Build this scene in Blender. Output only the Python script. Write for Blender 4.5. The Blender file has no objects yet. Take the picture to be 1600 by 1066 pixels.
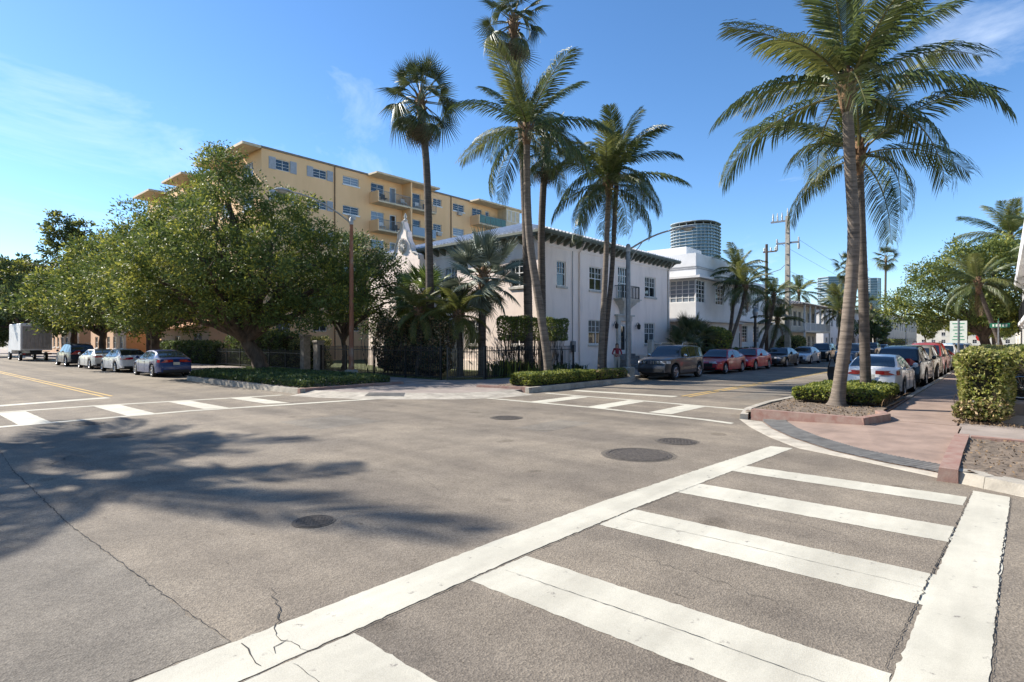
import bpy, bmesh, math, random
import numpy as np
from mathutils import Vector, Matrix
random.seed(7); rng = np.random.default_rng(7)
R = math.radians; PI = math.pi
SC = bpy.context.scene; COL = SC.collection

# ---------------------------------------------------------------- camera, sky, sun, exposure
CAMH = 1.95; YAW = math.atan(770/885.0)          # heading of the view from the axis of the cross street
cd = bpy.data.cameras.new('camera'); cam = bpy.data.objects.new('camera', cd); COL.objects.link(cam)
cd.sensor_width = 36; cd.lens = 36*885/1600; cd.clip_start = 0.05; cd.clip_end = 6000
cam.location = (0, 0, CAMH); cam.rotation_euler = (R(90), 0, YAW - R(90)+0.0)
SC.camera = cam
SUN_EL = R(36.5); SUN_DIR = Vector((-0.342, 0.94, 0)).normalized()      # horizontal direction towards the sun
w = bpy.data.worlds.new('World'); SC.world = w; w.use_nodes = True
nt = w.node_tree; nt.nodes.clear()
def N(tree, t, **k):
    n = tree.nodes.new(t)
    for a, b in k.items():
        if hasattr(n, a): setattr(n, a, b)
    return n
sky = N(nt, 'ShaderNodeTexSky', sky_type='NISHITA', sun_disc=False)
sky.sun_elevation = SUN_EL; sky.sun_rotation = math.atan2(SUN_DIR.x, SUN_DIR.y)
sky.altitude = 0; sky.air_density = 0.85; sky.dust_density = 0.1; sky.ozone_density = 3.2
tc = N(nt, 'ShaderNodeTexCoord'); mp = N(nt, 'ShaderNodeMapping'); mp.inputs['Scale'].default_value = (1.2, 1.2, 3.5)
mp.inputs['Location'].default_value = (8.2, 7.9, 0.6)
n1 = N(nt, 'ShaderNodeTexNoise'); n1.inputs['Scale'].default_value = 1.7; n1.inputs['Detail'].default_value = 9; n1.inputs['Roughness'].default_value = 0.62
n1.inputs['Distortion'].default_value = 0.6
cr = N(nt, 'ShaderNodeValToRGB'); cr.color_ramp.elements[0].position = 0.57; cr.color_ramp.elements[1].position = 0.88
cr.color_ramp.elements[0].color = (0, 0, 0, 1); cr.color_ramp.elements[1].color = (0.6, 0.6, 0.6, 1)
mx = N(nt, 'ShaderNodeMix', data_type='RGBA'); mx.inputs[7].default_value = (6.0, 6.6, 7.4, 1)
hs = N(nt, 'ShaderNodeHueSaturation'); hs.inputs['Saturation'].default_value = 1.15
bg = N(nt, 'ShaderNodeBackground'); bg.inputs[1].default_value = 0.115
wo = N(nt, 'ShaderNodeOutputWorld'); L = nt.links.new
L(tc.outputs['Generated'], mp.inputs[0]); L(mp.outputs[0], n1.inputs['Vector']); L(n1.outputs['Fac'], cr.inputs[0])
L(cr.outputs[0], mx.inputs[0]); L(sky.outputs[0], hs.inputs['Color']); L(hs.outputs[0], mx.inputs[6]); L(mx.outputs[2], bg.inputs[0]); L(bg.outputs[0], wo.inputs[0])
sd = bpy.data.lights.new('sun', 'SUN'); sd.energy = 5.0; sd.angle = R(0.55); sd.color = (1.0, 0.94, 0.85)
so = bpy.data.objects.new('sun', sd); COL.objects.link(so); so.location = (0, 0, 60)
sv = Vector((SUN_DIR.x*math.cos(SUN_EL), SUN_DIR.y*math.cos(SUN_EL), math.sin(SUN_EL)))
so.rotation_euler = sv.to_track_quat('Z', 'Y').to_euler()
vs = SC.view_settings; vs.view_transform = 'Standard'; vs.look = 'None'; vs.exposure = 0.98; vs.gamma = 1.0
SC.cycles.max_bounces = 6; SC.cycles.diffuse_bounces = 3; SC.cycles.transparent_max_bounces = 6; SC.cycles.caustics_reflective = False; SC.cycles.caustics_refractive = False

# ---------------------------------------------------------------- materials
MATS = {}
def mat(name, col, rough=0.7, metal=0.0, var=0.12, scale=3.0, bump=0.0, bscale=60.0, col2=None, spec=0.5, coat=0.0, island=0.0, trans=0.0, stretch=(1, 1, 1), detail=4, w2=None):
    """plain noise-varied surface; island = per-leaf colour variation; trans = light through a leaf"""
    if name in MATS: return MATS[name]
    m = bpy.data.materials.new(name); m.use_nodes = True; t = m.node_tree; l = t.links.new
    b = t.nodes['Principled BSDF']; out = t.nodes['Material Output']
    b.inputs['Roughness'].default_value = rough; b.inputs['Metallic'].default_value = metal
    b.inputs['Specular IOR Level'].default_value = spec; b.inputs['Coat Weight'].default_value = coat; b.inputs['Coat Roughness'].default_value = 0.05
    c1 = (*col, 1); c2 = (*(col2 or [c*(1-2*var) for c in col]), 1); c1v = (*[min(1, c*(1+var)) for c in col], 1) if not col2 else c1
    tx = N(t, 'ShaderNodeTexCoord'); mpn = N(t, 'ShaderNodeMapping'); mpn.inputs['Scale'].default_value = stretch
    l(tx.outputs['Object'], mpn.inputs[0])
    src = None
    if island > 0:
        g = N(t, 'ShaderNodeNewGeometry'); rp = N(t, 'ShaderNodeValToRGB'); l(g.outputs['Random Per Island'], rp.inputs[0])
        rp.color_ramp.elements[0].color = c2; rp.color_ramp.elements[1].color = c1v
        rp.color_ramp.elements[0].position = 0.5-island/2; rp.color_ramp.elements[1].position = 0.5+island/2
        src = rp.outputs[0]
    elif var > 0 or col2:
        nz = N(t, 'ShaderNodeTexNoise'); nz.inputs['Scale'].default_value = scale; nz.inputs['Detail'].default_value = detail; nz.inputs['Roughness'].default_value = 0.6
        l(mpn.outputs[0], nz.inputs['Vector']); rp = N(t, 'ShaderNodeValToRGB'); l(nz.outputs['Fac'], rp.inputs[0])
        rp.color_ramp.elements[0].color = c2; rp.color_ramp.elements[1].color = c1v
        a, bb = w2 or (0.3, 0.7)
        rp.color_ramp.elements[0].position = a; rp.color_ramp.elements[1].position = bb
        src = rp.outputs[0]
    if src: l(src, b.inputs['Base Color'])
    else: b.inputs['Base Color'].default_value = c1
    if bump > 0:
        nb = N(t, 'ShaderNodeTexNoise'); nb.inputs['Scale'].default_value = bscale; nb.inputs['Detail'].default_value = 3; l(mpn.outputs[0], nb.inputs['Vector'])
        bn = N(t, 'ShaderNodeBump'); bn.inputs['Strength'].default_value = bump; bn.inputs['Distance'].default_value = 0.02
        l(nb.outputs['Fac'], bn.inputs['Height']); l(bn.outputs[0], b.inputs['Normal'])
    if trans > 0:
        tl = N(t, 'ShaderNodeBsdfTranslucent'); ms = N(t, 'ShaderNodeMixShader'); ms.inputs[0].default_value = trans
        if src: l(src, tl.inputs['Color'])
        else: tl.inputs['Color'].default_value = c1
        l(b.outputs[0], ms.inputs[1]); l(tl.outputs[0], ms.inputs[2]); l(ms.outputs[0], out.inputs['Surface'])
    MATS[name] = m; return m

def asphalt(name, base, dark, tint=1.0):
    m = bpy.data.materials.new(name); m.use_nodes = True; t = m.node_tree; l = t.links.new; b = t.nodes['Principled BSDF']
    tx = N(t, 'ShaderNodeTexCoord').outputs['Object']
    def noise(s, d=4, r=0.6):
        n = N(t, 'ShaderNodeTexNoise'); n.inputs['Scale'].default_value = s; n.inputs['Detail'].default_value = d; n.inputs['Roughness'].default_value = r; l(tx, n.inputs['Vector']); return n.outputs['Fac']
    def ramp(f, a, b_, ca, cb):
        r = N(t, 'ShaderNodeValToRGB'); l(f, r.inputs[0]); r.color_ramp.elements[0].position = a; r.color_ramp.elements[1].position = b_
        r.color_ramp.elements[0].color = (*ca, 1); r.color_ramp.elements[1].color = (*cb, 1); return r.outputs[0]
    def mul(a, b_, f=1.0):
        x = N(t, 'ShaderNodeMix', data_type='RGBA', blend_type='MULTIPLY'); x.inputs[0].default_value = f; l(a, x.inputs[6]); l(b_, x.inputs[7]); return x.outputs[2]
    c = ramp(noise(0.22, 5), 0.3, 0.72, [v*0.86 for v in base], [v*1.08 for v in base])
    c = mul(c, ramp(noise(2.2, 6, 0.7), 0.25, 0.75, (0.82, 0.81, 0.8), (1.08, 1.08, 1.08)))
    vo = N(t, 'ShaderNodeTexVoronoi'); vo.inputs['Scale'].default_value = 75; l(tx, vo.inputs['Vector'])
    sp = N(t, 'ShaderNodeSeparateColor'); l(vo.outputs['Color'], sp.inputs[0])
    c = mul(c, ramp(sp.outputs[0], 0.05, 0.95, (0.6, 0.59, 0.58), (1.4, 1.38, 1.34)), 0.62)
    c = mul(c, ramp(noise(420, 2), 0.3, 0.7, (0.6, 0.6, 0.6), (1.35, 1.35, 1.35)), 0.5)
    c = mul(c, ramp(noise(0.55, 3, 0.5), 0.34, 0.62, (0.8, 0.8, 0.81), (1.06, 1.05, 1.03)))
    lane = N(t, 'ShaderNodeMapping'); lane.inputs['Scale'].default_value = (1.15, 0.05, 1); l(tx, lane.inputs[0])
    ln = N(t, 'ShaderNodeTexNoise'); ln.inputs['Scale'].default_value = 0.9; ln.inputs['Detail'].default_value = 2; l(lane.outputs[0], ln.inputs['Vector'])
    c = mul(c, ramp(ln.outputs['Fac'], 0.36, 0.6, (0.8, 0.8, 0.81), (1.06, 1.06, 1.05)))
    c = mul(c, ramp(noise(1.4, 1, 0.4), 0.70, 0.76, (1, 1, 1), (0.72, 0.71, 0.7)))
    # small dark tar specks and oil marks, streaked along the traffic
    mpn = N(t, 'ShaderNodeMapping'); mpn.inputs['Scale'].default_value = (9, 3.2, 1); l(tx, mpn.inputs[0])
    v2 = N(t, 'ShaderNodeTexNoise'); v2.inputs['Scale'].default_value = 1.6; v2.inputs['Detail'].default_value = 3; l(mpn.outputs[0], v2.inputs['Vector'])
    c = mul(c, ramp(v2.outputs['Fac'], 0.69, 0.74, (1, 1, 1), dark), 0.7)
    l(c, b.inputs['Base Color']); b.inputs['Roughness'].default_value = 0.9; b.inputs['Specular IOR Level'].default_value = 0.25
    bn = N(t, 'ShaderNodeBump'); bn.inputs['Strength'].default_value = 0.5; bn.inputs['Distance'].default_value = 0.008; l(vo.outputs['Distance'], bn.inputs['Height'])
    l(bn.outputs[0], b.inputs['Normal']); MATS[name] = m; return m
M_ASPH = asphalt('asphalt', (0.24, 0.207, 0.166), (0.42, 0.41, 0.4))
M_ASPH2 = asphalt('asphalt_patch', (0.215, 0.193, 0.162), (0.45, 0.45, 0.45))
def paint(name, col, wear=0.64):
    m = bpy.data.materials.new(name); m.use_nodes = True; t = m.node_tree; l = t.links.new; b = t.nodes['Principled BSDF']
    tx = N(t, 'ShaderNodeTexCoord').outputs['Object']
    def noise(s, d, st=None):
        n = N(t, 'ShaderNodeTexNoise'); n.inputs['Scale'].default_value = s; n.inputs['Detail'].default_value = d; n.inputs['Roughness'].default_value = 0.65
        if st:
            q = N(t, 'ShaderNodeMapping'); q.inputs['Scale'].default_value = st; l(tx, q.inputs[0]); l(q.outputs[0], n.inputs['Vector'])
        else: l(tx, n.inputs['Vector'])
        return n.outputs['Fac']
    def ramp(f, a, b_, ca, cb):
        r = N(t, 'ShaderNodeValToRGB'); l(f, r.inputs[0]); r.color_ramp.elements[0].position = a; r.color_ramp.elements[1].position = b_
        r.color_ramp.elements[0].color = (*ca, 1); r.color_ramp.elements[1].color = (*cb, 1); return r.outputs[0]
    def mix(bt, f, a, b_):
        x = N(t, 'ShaderNodeMix', data_type='RGBA', blend_type=bt)
        if isinstance(f, float): x.inputs[0].default_value = f
        else: l(f, x.inputs[0])
        l(a, x.inputs[6]); l(b_, x.inputs[7]); return x.outputs[2]
    c = ramp(noise(1.3, 6), 0.3, 0.7, [v*0.8 for v in col], [min(1, v*1.06) for v in col])
    c = mix('MULTIPLY', 0.6, c, ramp(noise(160, 2), 0.28, 0.6, (0.72, 0.71, 0.68), (1.06, 1.06, 1.06)))
    c = mix('MULTIPLY', 0.8, c, ramp(noise(0.9, 4, (0.25, 1.6, 1)), 0.35, 0.62, (0.78, 0.77, 0.76), (1.04, 1.04, 1.04)))
    spot = ramp(noise(7, 9), wear, wear+0.06, (0, 0, 0), (1, 1, 1)); spot2 = ramp(noise(3, 5, (7, 1.5, 1)), 0.64, 0.74, (0, 0, 0), (0.45, 0.45, 0.45))
    dk = N(t, 'ShaderNodeRGB'); dk.outputs[0].default_value = (0.2, 0.18, 0.155, 1)
    c = mix('MIX', spot, c, dk.outputs[0]); c = mix('MIX', spot2, c, dk.outputs[0])
    l(c, b.inputs['Base Color']); b.inputs['Roughness'].default_value = 0.75
    bn = N(t, 'ShaderNodeBump'); bn.inputs['Strength'].default_value = 0.3; bn.inputs['Distance'].default_value = 0.005; l(noise(120, 2), bn.inputs['Height']); l(bn.outputs[0], b.inputs['Normal'])
    MATS[name] = m; return m
M_PAINT = paint('road_paint_white', (0.56, 0.53, 0.435), 0.63); M_YEL = paint('road_paint_yellow', (0.55, 0.36, 0.1), 0.58)
M_OIL = mat('crack_fill', (0.03, 0.028, 0.026), 0.9, var=0.2)
M_CONC = mat('concrete_kerb', (0.4, 0.36, 0.295), 0.85, var=0.2, scale=2.5, bump=0.25, bscale=45, detail=7)
M_WALK = mat('concrete_walk', (0.285, 0.238, 0.205), 0.85, var=0.16, scale=1.2, bump=0.15, bscale=80, detail=7)
M_RED = mat('red_concrete', (0.285, 0.205, 0.16), 0.85, var=0.16, scale=1.6, bump=0.2, bscale=70, detail=7)
M_REDK = mat('red_kerb_paint', (0.235, 0.115, 0.088), 0.8, var=0.25, scale=5, bump=0.2, bscale=50, col2=(0.31, 0.225, 0.18), detail=7)
M_MAT = mat('grey_tactile_rubber', (0.145, 0.138, 0.125), 0.7, var=0.2, scale=4)
M_SOIL = mat('soil', (0.19, 0.145, 0.105), 0.95, var=0.35, scale=9, bump=0.5, bscale=90, detail=10)
M_IRON = mat('cast_iron', (0.075, 0.062, 0.05), 0.8, metal=0.0, var=0.35, scale=20, bump=0.3, bscale=90)
M_GRASS = mat('lawn', (0.09, 0.11, 0.03), 0.95, var=0.4, scale=3, bump=0.5, bscale=40, detail=7)
M_FENCE = mat('black_iron', (0.02, 0.02, 0.02), 0.45, metal=0.3, var=0.1)
M_STEEL = mat('galvanised_steel', (0.22, 0.23, 0.24), 0.5, metal=0.6, var=0.15, scale=6)
M_GLASS = mat('window_glass', (0.012, 0.016, 0.022), 0.04, var=0.0, spec=0.9)
M_GLASSB = mat('bright_window_glass', (0.2, 0.24, 0.28), 0.06, var=0.0, spec=0.9)
M_WHITE = mat('white_frame_paint', (0.72, 0.71, 0.68), 0.5, var=0.05)
M_BLACK = mat('black_plastic', (0.012, 0.012, 0.013), 0.5, var=0.0)

# ---------------------------------------------------------------- mesh helpers
class MB:
    """collects shapes; build() links them as one mesh object"""
    def __init__(s): s.v = []; s.f = []; s.m = []; s.cur = 0
    def add(s, vs, fs):
        o = len(s.v); s.v += [tuple(p) for p in vs]; s.f += [tuple(i+o for i in f) for f in fs]; s.m += [s.cur]*len(fs); return s
    def quad(s, *p): return s.add(p, [tuple(range(len(p)))])
    def box(s, x0, x1, y0, y1, z0, z1):
        return s.add([(x0,y0,z0),(x1,y0,z0),(x1,y1,z0),(x0,y1,z0),(x0,y0,z1),(x1,y0,z1),(x1,y1,z1),(x0,y1,z1)],
                     [(3,2,1,0),(4,5,6,7),(0,1,5,4),(1,2,6,5),(2,3,7,6),(3,0,4,7)])
    def bbox(s, x0, x1, y0, y1, z0, z1, b=0.01):
        """box with its upper edges chamfered"""
        vs = []
        for (i, z) in ((0, z0), (0, z1-b), (b, z1)): vs += [(x0+i,y0+i,z),(x1-i,y0+i,z),(x1-i,y1-i,z),(x0+i,y1-i,z)]
        fs = [(3,2,1,0),(8,9,10,11)]
        for k in (0, 4):
            for j in range(4): fs.append((k+j, k+(j+1)%4, k+4+(j+1)%4, k+4+j))
        return s.add(vs, fs)
    def tube(s, path, rad, n=8, cap=True):
        P = [Vector(p) for p in path]; k = len(P); rr = rad if hasattr(rad, '__len__') else [rad]*k
        t0 = (P[1]-P[0]).normalized(); u = t0.orthogonal().normalized(); vs = []; o = len(s.v)
        for i in range(k):
            t = ((P[min(i+1, k-1)]-P[max(i-1, 0)])).normalized(); u = (u - t*u.dot(t)).normalized(); v = t.cross(u)
            for j in range(n):
                a = 2*PI*j/n; vs.append(P[i]+(u*math.cos(a)+v*math.sin(a))*rr[i])
        fs = [(i*n+j, i*n+(j+1)%n, (i+1)*n+(j+1)%n, (i+1)*n+j) for i in range(k-1) for j in range(n)]
        if cap: fs += [tuple(range(n-1, -1, -1)), tuple((k-1)*n+j for j in range(n))]
        return s.add(vs, fs)
    def lathe(s, prof, n=16, c=(0, 0, 0), axis='Z', cap=True):
        vs = []
        for r, z in prof:
            for j in range(n):
                a = 2*PI*j/n; x, y = r*math.cos(a), r*math.sin(a)
                vs.append((c[0]+x, c[1]+y, c[2]+z) if axis == 'Z' else (c[0]+x, c[1]+z, c[2]+y) if axis == 'Y' else (c[0]+z, c[1]+x, c[2]+y))
        k = len(prof)
        fs = [(i*n+j, i*n+(j+1)%n, (i+1)*n+(j+1)%n, (i+1)*n+j) for i in range(k-1) for j in range(n)]
        if cap: fs += [tuple(range(n-1, -1, -1)), tuple((k-1)*n+j for j in range(n))]
        return s.add(vs, fs)
    def poly(s, pts, z0, z1):
        """prism over a plan polygon; z1 number or list"""
        n = len(pts); zz = z1 if hasattr(z1, '__len__') else [z1]*n
        vs = [(p[0], p[1], z0) for p in pts]+[(p[0], p[1], z) for p, z in zip(pts, zz)]
        return s.add(vs, [tuple(range(n, 2*n))]+[(i, (i+1)%n, n+(i+1)%n, n+i) for i in range(n)])
    def build(s, name, m, parent=None, smooth=False, loc=None, rot=None):
        me = bpy.data.meshes.new(name); me.from_pydata(s.v, [], s.f); mm = m if isinstance(m, (list, tuple)) else [m]
        for q in mm: me.materials.append(q)
        if len(mm) > 1: me.polygons.foreach_set('material_index', s.m)
        bm = bmesh.new(); bm.from_mesh(me); bmesh.ops.recalc_face_normals(bm, faces=bm.faces); bm.to_mesh(me); bm.free()
        if smooth:
            me.shade_smooth(); me.set_sharp_from_angle(angle=R(smooth if smooth > 1 else 40))
        return link(name, me, parent, loc, rot)
def link(name, me, parent=None, loc=None, rot=None):
    o = bpy.data.objects.new(name, me); COL.objects.link(o)
    if parent: o.parent = parent
    if loc is not None: o.location = loc
    elif parent is not None and parent.get('world'): o.location = -Vector(parent.location)
    if rot is not None: o.rotation_euler = rot
    return o
def tag(o, label, cat, group=None):
    o['label'] = label; o['category'] = cat
    if group: o['group'] = group
    return o
def thing(name, label, cat, loc, rz=0, group=None, world=False):
    """Empty at the base of a thing; world=True: its parts are written in street coordinates"""
    o = bpy.data.objects.new(name, None); COL.objects.link(o); o.location = loc; o.rotation_euler = (0, 0, rz); o.empty_display_size = 0.2
    if world: o['world'] = 1
    return tag(o, label, cat, group)
def struct(o): o['kind'] = 'structure'; return o
def stuff(o, label=None, cat=None):
    o['kind'] = 'stuff'
    if label: tag(o, label, cat)
    return o
def quads(name, Q, m, parent=None, loc=None, mats=None):
    """Q: (n,4,3) array of leaf quads -> one mesh"""
    n = len(Q); me = bpy.data.meshes.new(name); me.vertices.add(4*n); me.vertices.foreach_set('co', Q.reshape(-1).astype(np.float32))
    me.loops.add(4*n); me.loops.foreach_set('vertex_index', np.arange(4*n, dtype=np.int32)); me.polygons.add(n)
    me.polygons.foreach_set('loop_start', np.arange(0, 4*n, 4, dtype=np.int32))
    for q in (m if isinstance(m, (list, tuple)) else [m]): me.materials.append(q)
    if mats is not None: me.polygons.foreach_set('material_index', mats.astype(np.int32))
    me.update(calc_edges=True); me.validate()
    return link(name, me, parent, loc)
def leaves(cen, nrm, size, asp=0.42, jit=0.8, droop=0.0):
    """rhombic leaves at cen (n,3), turned roughly along nrm with jitter"""
    n = len(cen); d = nrm + rng.normal(0, jit, (n, 3)); d[:, 2] -= droop; d /= np.linalg.norm(d, axis=1)[:, None]+1e-9
    r = rng.normal(0, 1, (n, 3)); s = np.cross(d, r); s /= np.linalg.norm(s, axis=1)[:, None]+1e-9
    up = np.cross(s, d); L_ = size*rng.uniform(0.65, 1.35, n)[:, None]; W_ = L_*asp
    a = cen-d*L_*0.5; b = cen+d*L_*0.5; mid = cen+d*L_*0.05+up*L_*0.06
    return np.stack([a, mid-s*W_*0.5, b, mid+s*W_*0.5], axis=1)
# ---------------------------------------------------------------- ground, road and markings
struct(MB().quad((-2500,-2500,-0.06),(2500,-2500,-0.06),(2500,2500,-0.06),(-2500,2500,-0.06)).build('ground', M_GRASS))
road = struct(MB().quad((-70,-50,0),(420,-50,0),(420,330,0),(-70,330,0)).build('road', M_ASPH))
def strip(name, pts, m, z=None, step=0.05, jit=0.0045, parent=road):
    """painted strip given by its outline; the edge is broken up a little"""
    out = []; z = z if z is not None else 0.003 if name == 'crosswalk_bar' else 0.0045
    for i in range(len(pts)):
        a, b = Vector(pts[i]), Vector(pts[(i+1) % len(pts)]); k = max(1, min(80, int((b-a).length/step)))
        for j in range(k):
            p = a.lerp(b, j/k); nn = Vector((-(b-a).y, (b-a).x)).normalized(); e = random.gauss(0, jit) if j else 0
            out.append((p.x+nn.x*e, p.y+nn.y*e, z))
    return MB().add(out, [tuple(range(len(out)))]).build(name, m, parent)
def bar4(name, x0, x1, y0, y1, m, **k): return strip(name, [(x0,y0),(x1,y0),(x1,y1),(x0,y1)], m, **k)
# near crosswalk over the avenue
strip('crosswalk_line', [(-2.5,3.3),(1.5,3.3),(4.0,3.31),(6.0,3.25),(9.0,3.05),(11.12,2.90),(11.05,3.27),(9.0,3.45),(6.0,3.68),(4.0,3.75),(1.5,3.76),(-2.5,3.76)], M_PAINT)
strip('crosswalk_line', [(-2.5,0.12),(4.2,0.07),(9.4,-0.05),(9.5,0.31),(6.0,0.43),(3,0.52),(-2.5,0.56)], M_PAINT)
for x0, x1 in ((-0.55,0.3),(1.3,2.16),(3.25,3.96),(5.14,5.88),(6.91,7.52),(8.57,9.07)):
    yl = 3.285 if x0 < 4 else 3.285-0.03*(x0-4)
    strip('crosswalk_bar', [(x0,0.5 if x0<4.4 else 0.44-0.02*(x0-5)),(x1,0.5 if x0<4.4 else 0.44-0.02*(x1-5)),(x1,yl-0.01),(x0,yl)], M_PAINT)
# crosswalk over the side street
strip('crosswalk_line', [(13.9,13.5),(13.95,9.0),(13.6,5.6),(13.4,4.85),(13.62,4.85),(13.82,5.6),(14.17,9.0),(14.12,13.5)], M_PAINT)
strip('crosswalk_line', [(16.65,12.9),(16.6,9),(16.3,5.4),(16.52,5.4),(16.82,9),(16.87,12.9)], M_PAINT)
for y0, y1 in ((10.9,11.5),(8.75,9.35),(6.7,7.35)):
    bar4('crosswalk_bar', 14.14, 16.58 if y0 > 7 else 16.45, y0, y1, M_PAINT)
strip('stop_line', [(18.2,12.8),(18.45,8.7),(18.95,8.7),(18.65,12.8)], M_PAINT)
# crosswalk over the avenue beyond
strip('crosswalk_line', [(0.2,17.05),(6.0,17.0),(11.3,15.85),(11.35,16.15),(6.05,17.28),(0.2,17.32)], M_PAINT)
strip('crosswalk_line', [(0.2,20.6),(4.5,20.5),(9.8,19.55),(10.1,19.75),(4.55,20.75),(0.2,20.85)], M_PAINT)
for x0, x1 in ((0.6,1.2),(2.4,3.0),(4.55,5.2),(6.45,7.05),(8.25,8.85)):
    strip('crosswalk_bar', [(x0,17.3),(x1,17.28-0.1*(x1-5 if x1>5 else 0)),(x1,20.5-0.16*(x1-4.5 if x1>4.5 else 0)),(x0,20.5-0.16*(x0-4.5 if x0>4.5 else 0))], M_PAINT)
strip('stop_line', [(-0.6,22.0),(5.6,23.0),(5.55,23.5),(-0.6,22.5)], M_PAINT)
for dx in (-0.17, 0.09): strip('centre_line', [(5.68+dx,23.8),(5.79+dx,23.8),(5.85+dx,120),(5.74+dx,120)], M_YEL, step=1.5)
for dy in (-0.17, 0.09): strip('centre_line', [(19.0,8.45+dy),(240,8.45+dy),(240,8.56+dy),(19.0,8.56+dy)], M_YEL, step=1.5)
strip('parking_mark', [(1.9,42.5),(2.0,42.5),(2.2,55),(2.1,55)], M_PAINT, step=2)
# older, greyer asphalt beyond the seam, with cracks
strip('asphalt_patch', [(-6,3.78),(1.57,3.78),(1.53,4.6),(1.5,5.7),(1.45,7.5),(1.5,11.3),(1.62,13.5),(-6,13.5)], M_ASPH2, z=0.0025, step=0.1, jit=0.01)
def crack(pts, wd=0.012, z=0.0075, jit=0.022, step=0.05, m=None):
    P = [Vector(p) for p in pts]; c = []
    for i in range(len(P)-1):
        k = max(2, int((P[i+1]-P[i]).length/step))
        for j in range(k): c.append(P[i].lerp(P[i+1], j/k))
    c = [p+Vector((random.gauss(0, jit), random.gauss(0, jit))) for p in c]; mb = MB(); vs = []; n = len(c)
    for i, p in enumerate(c):
        t = (c[min(i+1, n-1)]-c[max(i-1, 0)]).normalized(); q = Vector((-t.y, t.x))*wd*random.uniform(0.3, 1.0)*(0.35+0.65*min(1, 4*i/n, 4*(n-1-i)/n+0.2))
        vs += [(p.x+q.x, p.y+q.y, z), (p.x-q.x, p.y-q.y, z)]
    mb.add(vs, [(2*i, 2*i+1, 2*i+3, 2*i+2) for i in range(n-1)]); return mb.build('crack', m or M_OIL, road)
crack([(1.57,3.78),(1.53,4.6),(1.5,5.7),(1.45,7.5),(1.5,11.3),(1.62,13.5)], 0.007, jit=0.006)
crack([(1.84,3.3),(1.82,3.4),(1.8,3.56),(1.84,3.72),(1.98,3.9),(2.04,4.12),(2.15,4.4)], 0.005, jit=0.014); crack([(1.82,3.52),(1.72,3.5),(1.66,3.38)], 0.004, jit=0.01); crack([(1.56,3.36),(1.57,3.48),(1.61,3.62),(1.6,3.76)], 0.006, jit=0.012)
for x, y0, y1 in ((5.5,0.5,3.2),(3.6,0.5,3.25),(1.72,0.6,3.3)): crack([(x,y0),(x+0.02,(y0+y1)/2),(x-0.01,y1)], 0.0035, jit=0.003)
crack([(-1,3.29),(4,3.29),(6,3.235),(8.2,3.09)], 0.0045, jit=0.003)
crack([(4.0,0.54),(6,0.455),(8,0.37),(9.45,0.32)], 0.006, jit=0.005, step=0.03); crack([(4.0,0.06),(6.5,0.03),(9.4,-0.06)], 0.005, jit=0.004, step=0.03)
crack([(7.4,14.0),(8.2,12.5),(8.6,11.2)], 0.008); crack([(6.0,8.0),(6.9,7.8),(7.3,7.3)], 0.005); crack([(2.5,12.3),(1.9,11.2),(1.2,10.9)], 0.009)
for x0,x1,y0,y1 in ((9.6,11.4,7.4,8.3),(6.6,8.3,11.4,13.2),(19.5,24,6.2,7.1)): bar4('asphalt_patch', x0,x1,y0,y1, M_ASPH2, z=0.0022)
for p in (((2.2,9.5),(4.5,9.0),(6.5,9.3),(9.0,8.7)),((4.8,5.2),(5.3,6.4),(5.1,7.6)),((12.0,6.5),(11.5,9.5),(11.9,12.5)),((6.4,0.9),(6.6,1.8),(6.5,2.9)),((4.4,1.0),(4.6,2.0),(4.55,2.8)),((7.6,3.9),(8.0,5.6),(7.8,7.0)),((6.0,14.5),(8.5,14.0),(10.4,14.6))): crack(p, 0.0028, jit=0.02)
# ---------------------------------------------------------------- manhole and valve covers
M_ASPH3 = asphalt('asphalt_dark', (0.15, 0.132, 0.11), (0.45, 0.45, 0.45))
def manhole(loc, r, label, rings=4, bars=False):
    o = thing('manhole_cover', label, 'manhole cover', loc, rz=random.uniform(0, 3), group='iron covers in the road')
    MB().lathe([(r,0.001),(r,0.006),(r*0.9,0.008),(r*0.89,0.003),(r*0.885,0.003)], 40, cap=False).build('frame_ring', M_IRON, o, smooth=True)
    mb = MB().lathe([(r*0.87,0.002),(r*0.87,0.006)], 40)
    for k in range(rings):
        q = r*0.8*(k+1)/rings; mb.lathe([(q-r*0.06,0.006),(q-r*0.05,0.0075),(q+r*0.05,0.0075),(q+r*0.06,0.006)], 32, cap=False)
    if bars:
        for i in range(-4, 5):
            for j in range(-4, 5):
                if math.hypot(i, j) < 4.6: mb.box(i*r*0.17-r*0.05, i*r*0.17+r*0.05, j*r*0.17-r*0.05, j*r*0.17+r*0.05, 0.005, 0.009)
    mb.build('lid', M_IRON, o)
    q = [(r*1.12*math.cos(2*PI*k/28)*random.uniform(0.98,1.04), r*1.12*math.sin(2*PI*k/28)*random.uniform(0.98,1.04), 0.0012) for k in range(28)]; MB().add(q, [tuple(range(28))]).build('asphalt_collar', M_ASPH3, o)
manhole((8.77,4.75,0.0005), 0.56, 'largest round iron manhole cover, in the open road near the corner kerb', 4)
manhole((10.4,4.8,0.0005), 0.37, 'medium manhole cover just behind the largest one, towards the far crosswalk', 2, True)
manhole((10.76,9.54,0.0005), 0.38, 'manhole cover out in the middle of the intersection', 3, True)
manhole((3.21,5.63,0.005), 0.2, 'small round valve cover at the edge of the palm shadow', 2, True)
manhole((3.46,13.8,0.0005), 0.28, 'small cover in front of the left crosswalk, beside a curved frond shadow', 2, True)
manhole((3.55,16.3,0.0005), 0.30, 'small cover close against the left crosswalk line', 2, True)
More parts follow.
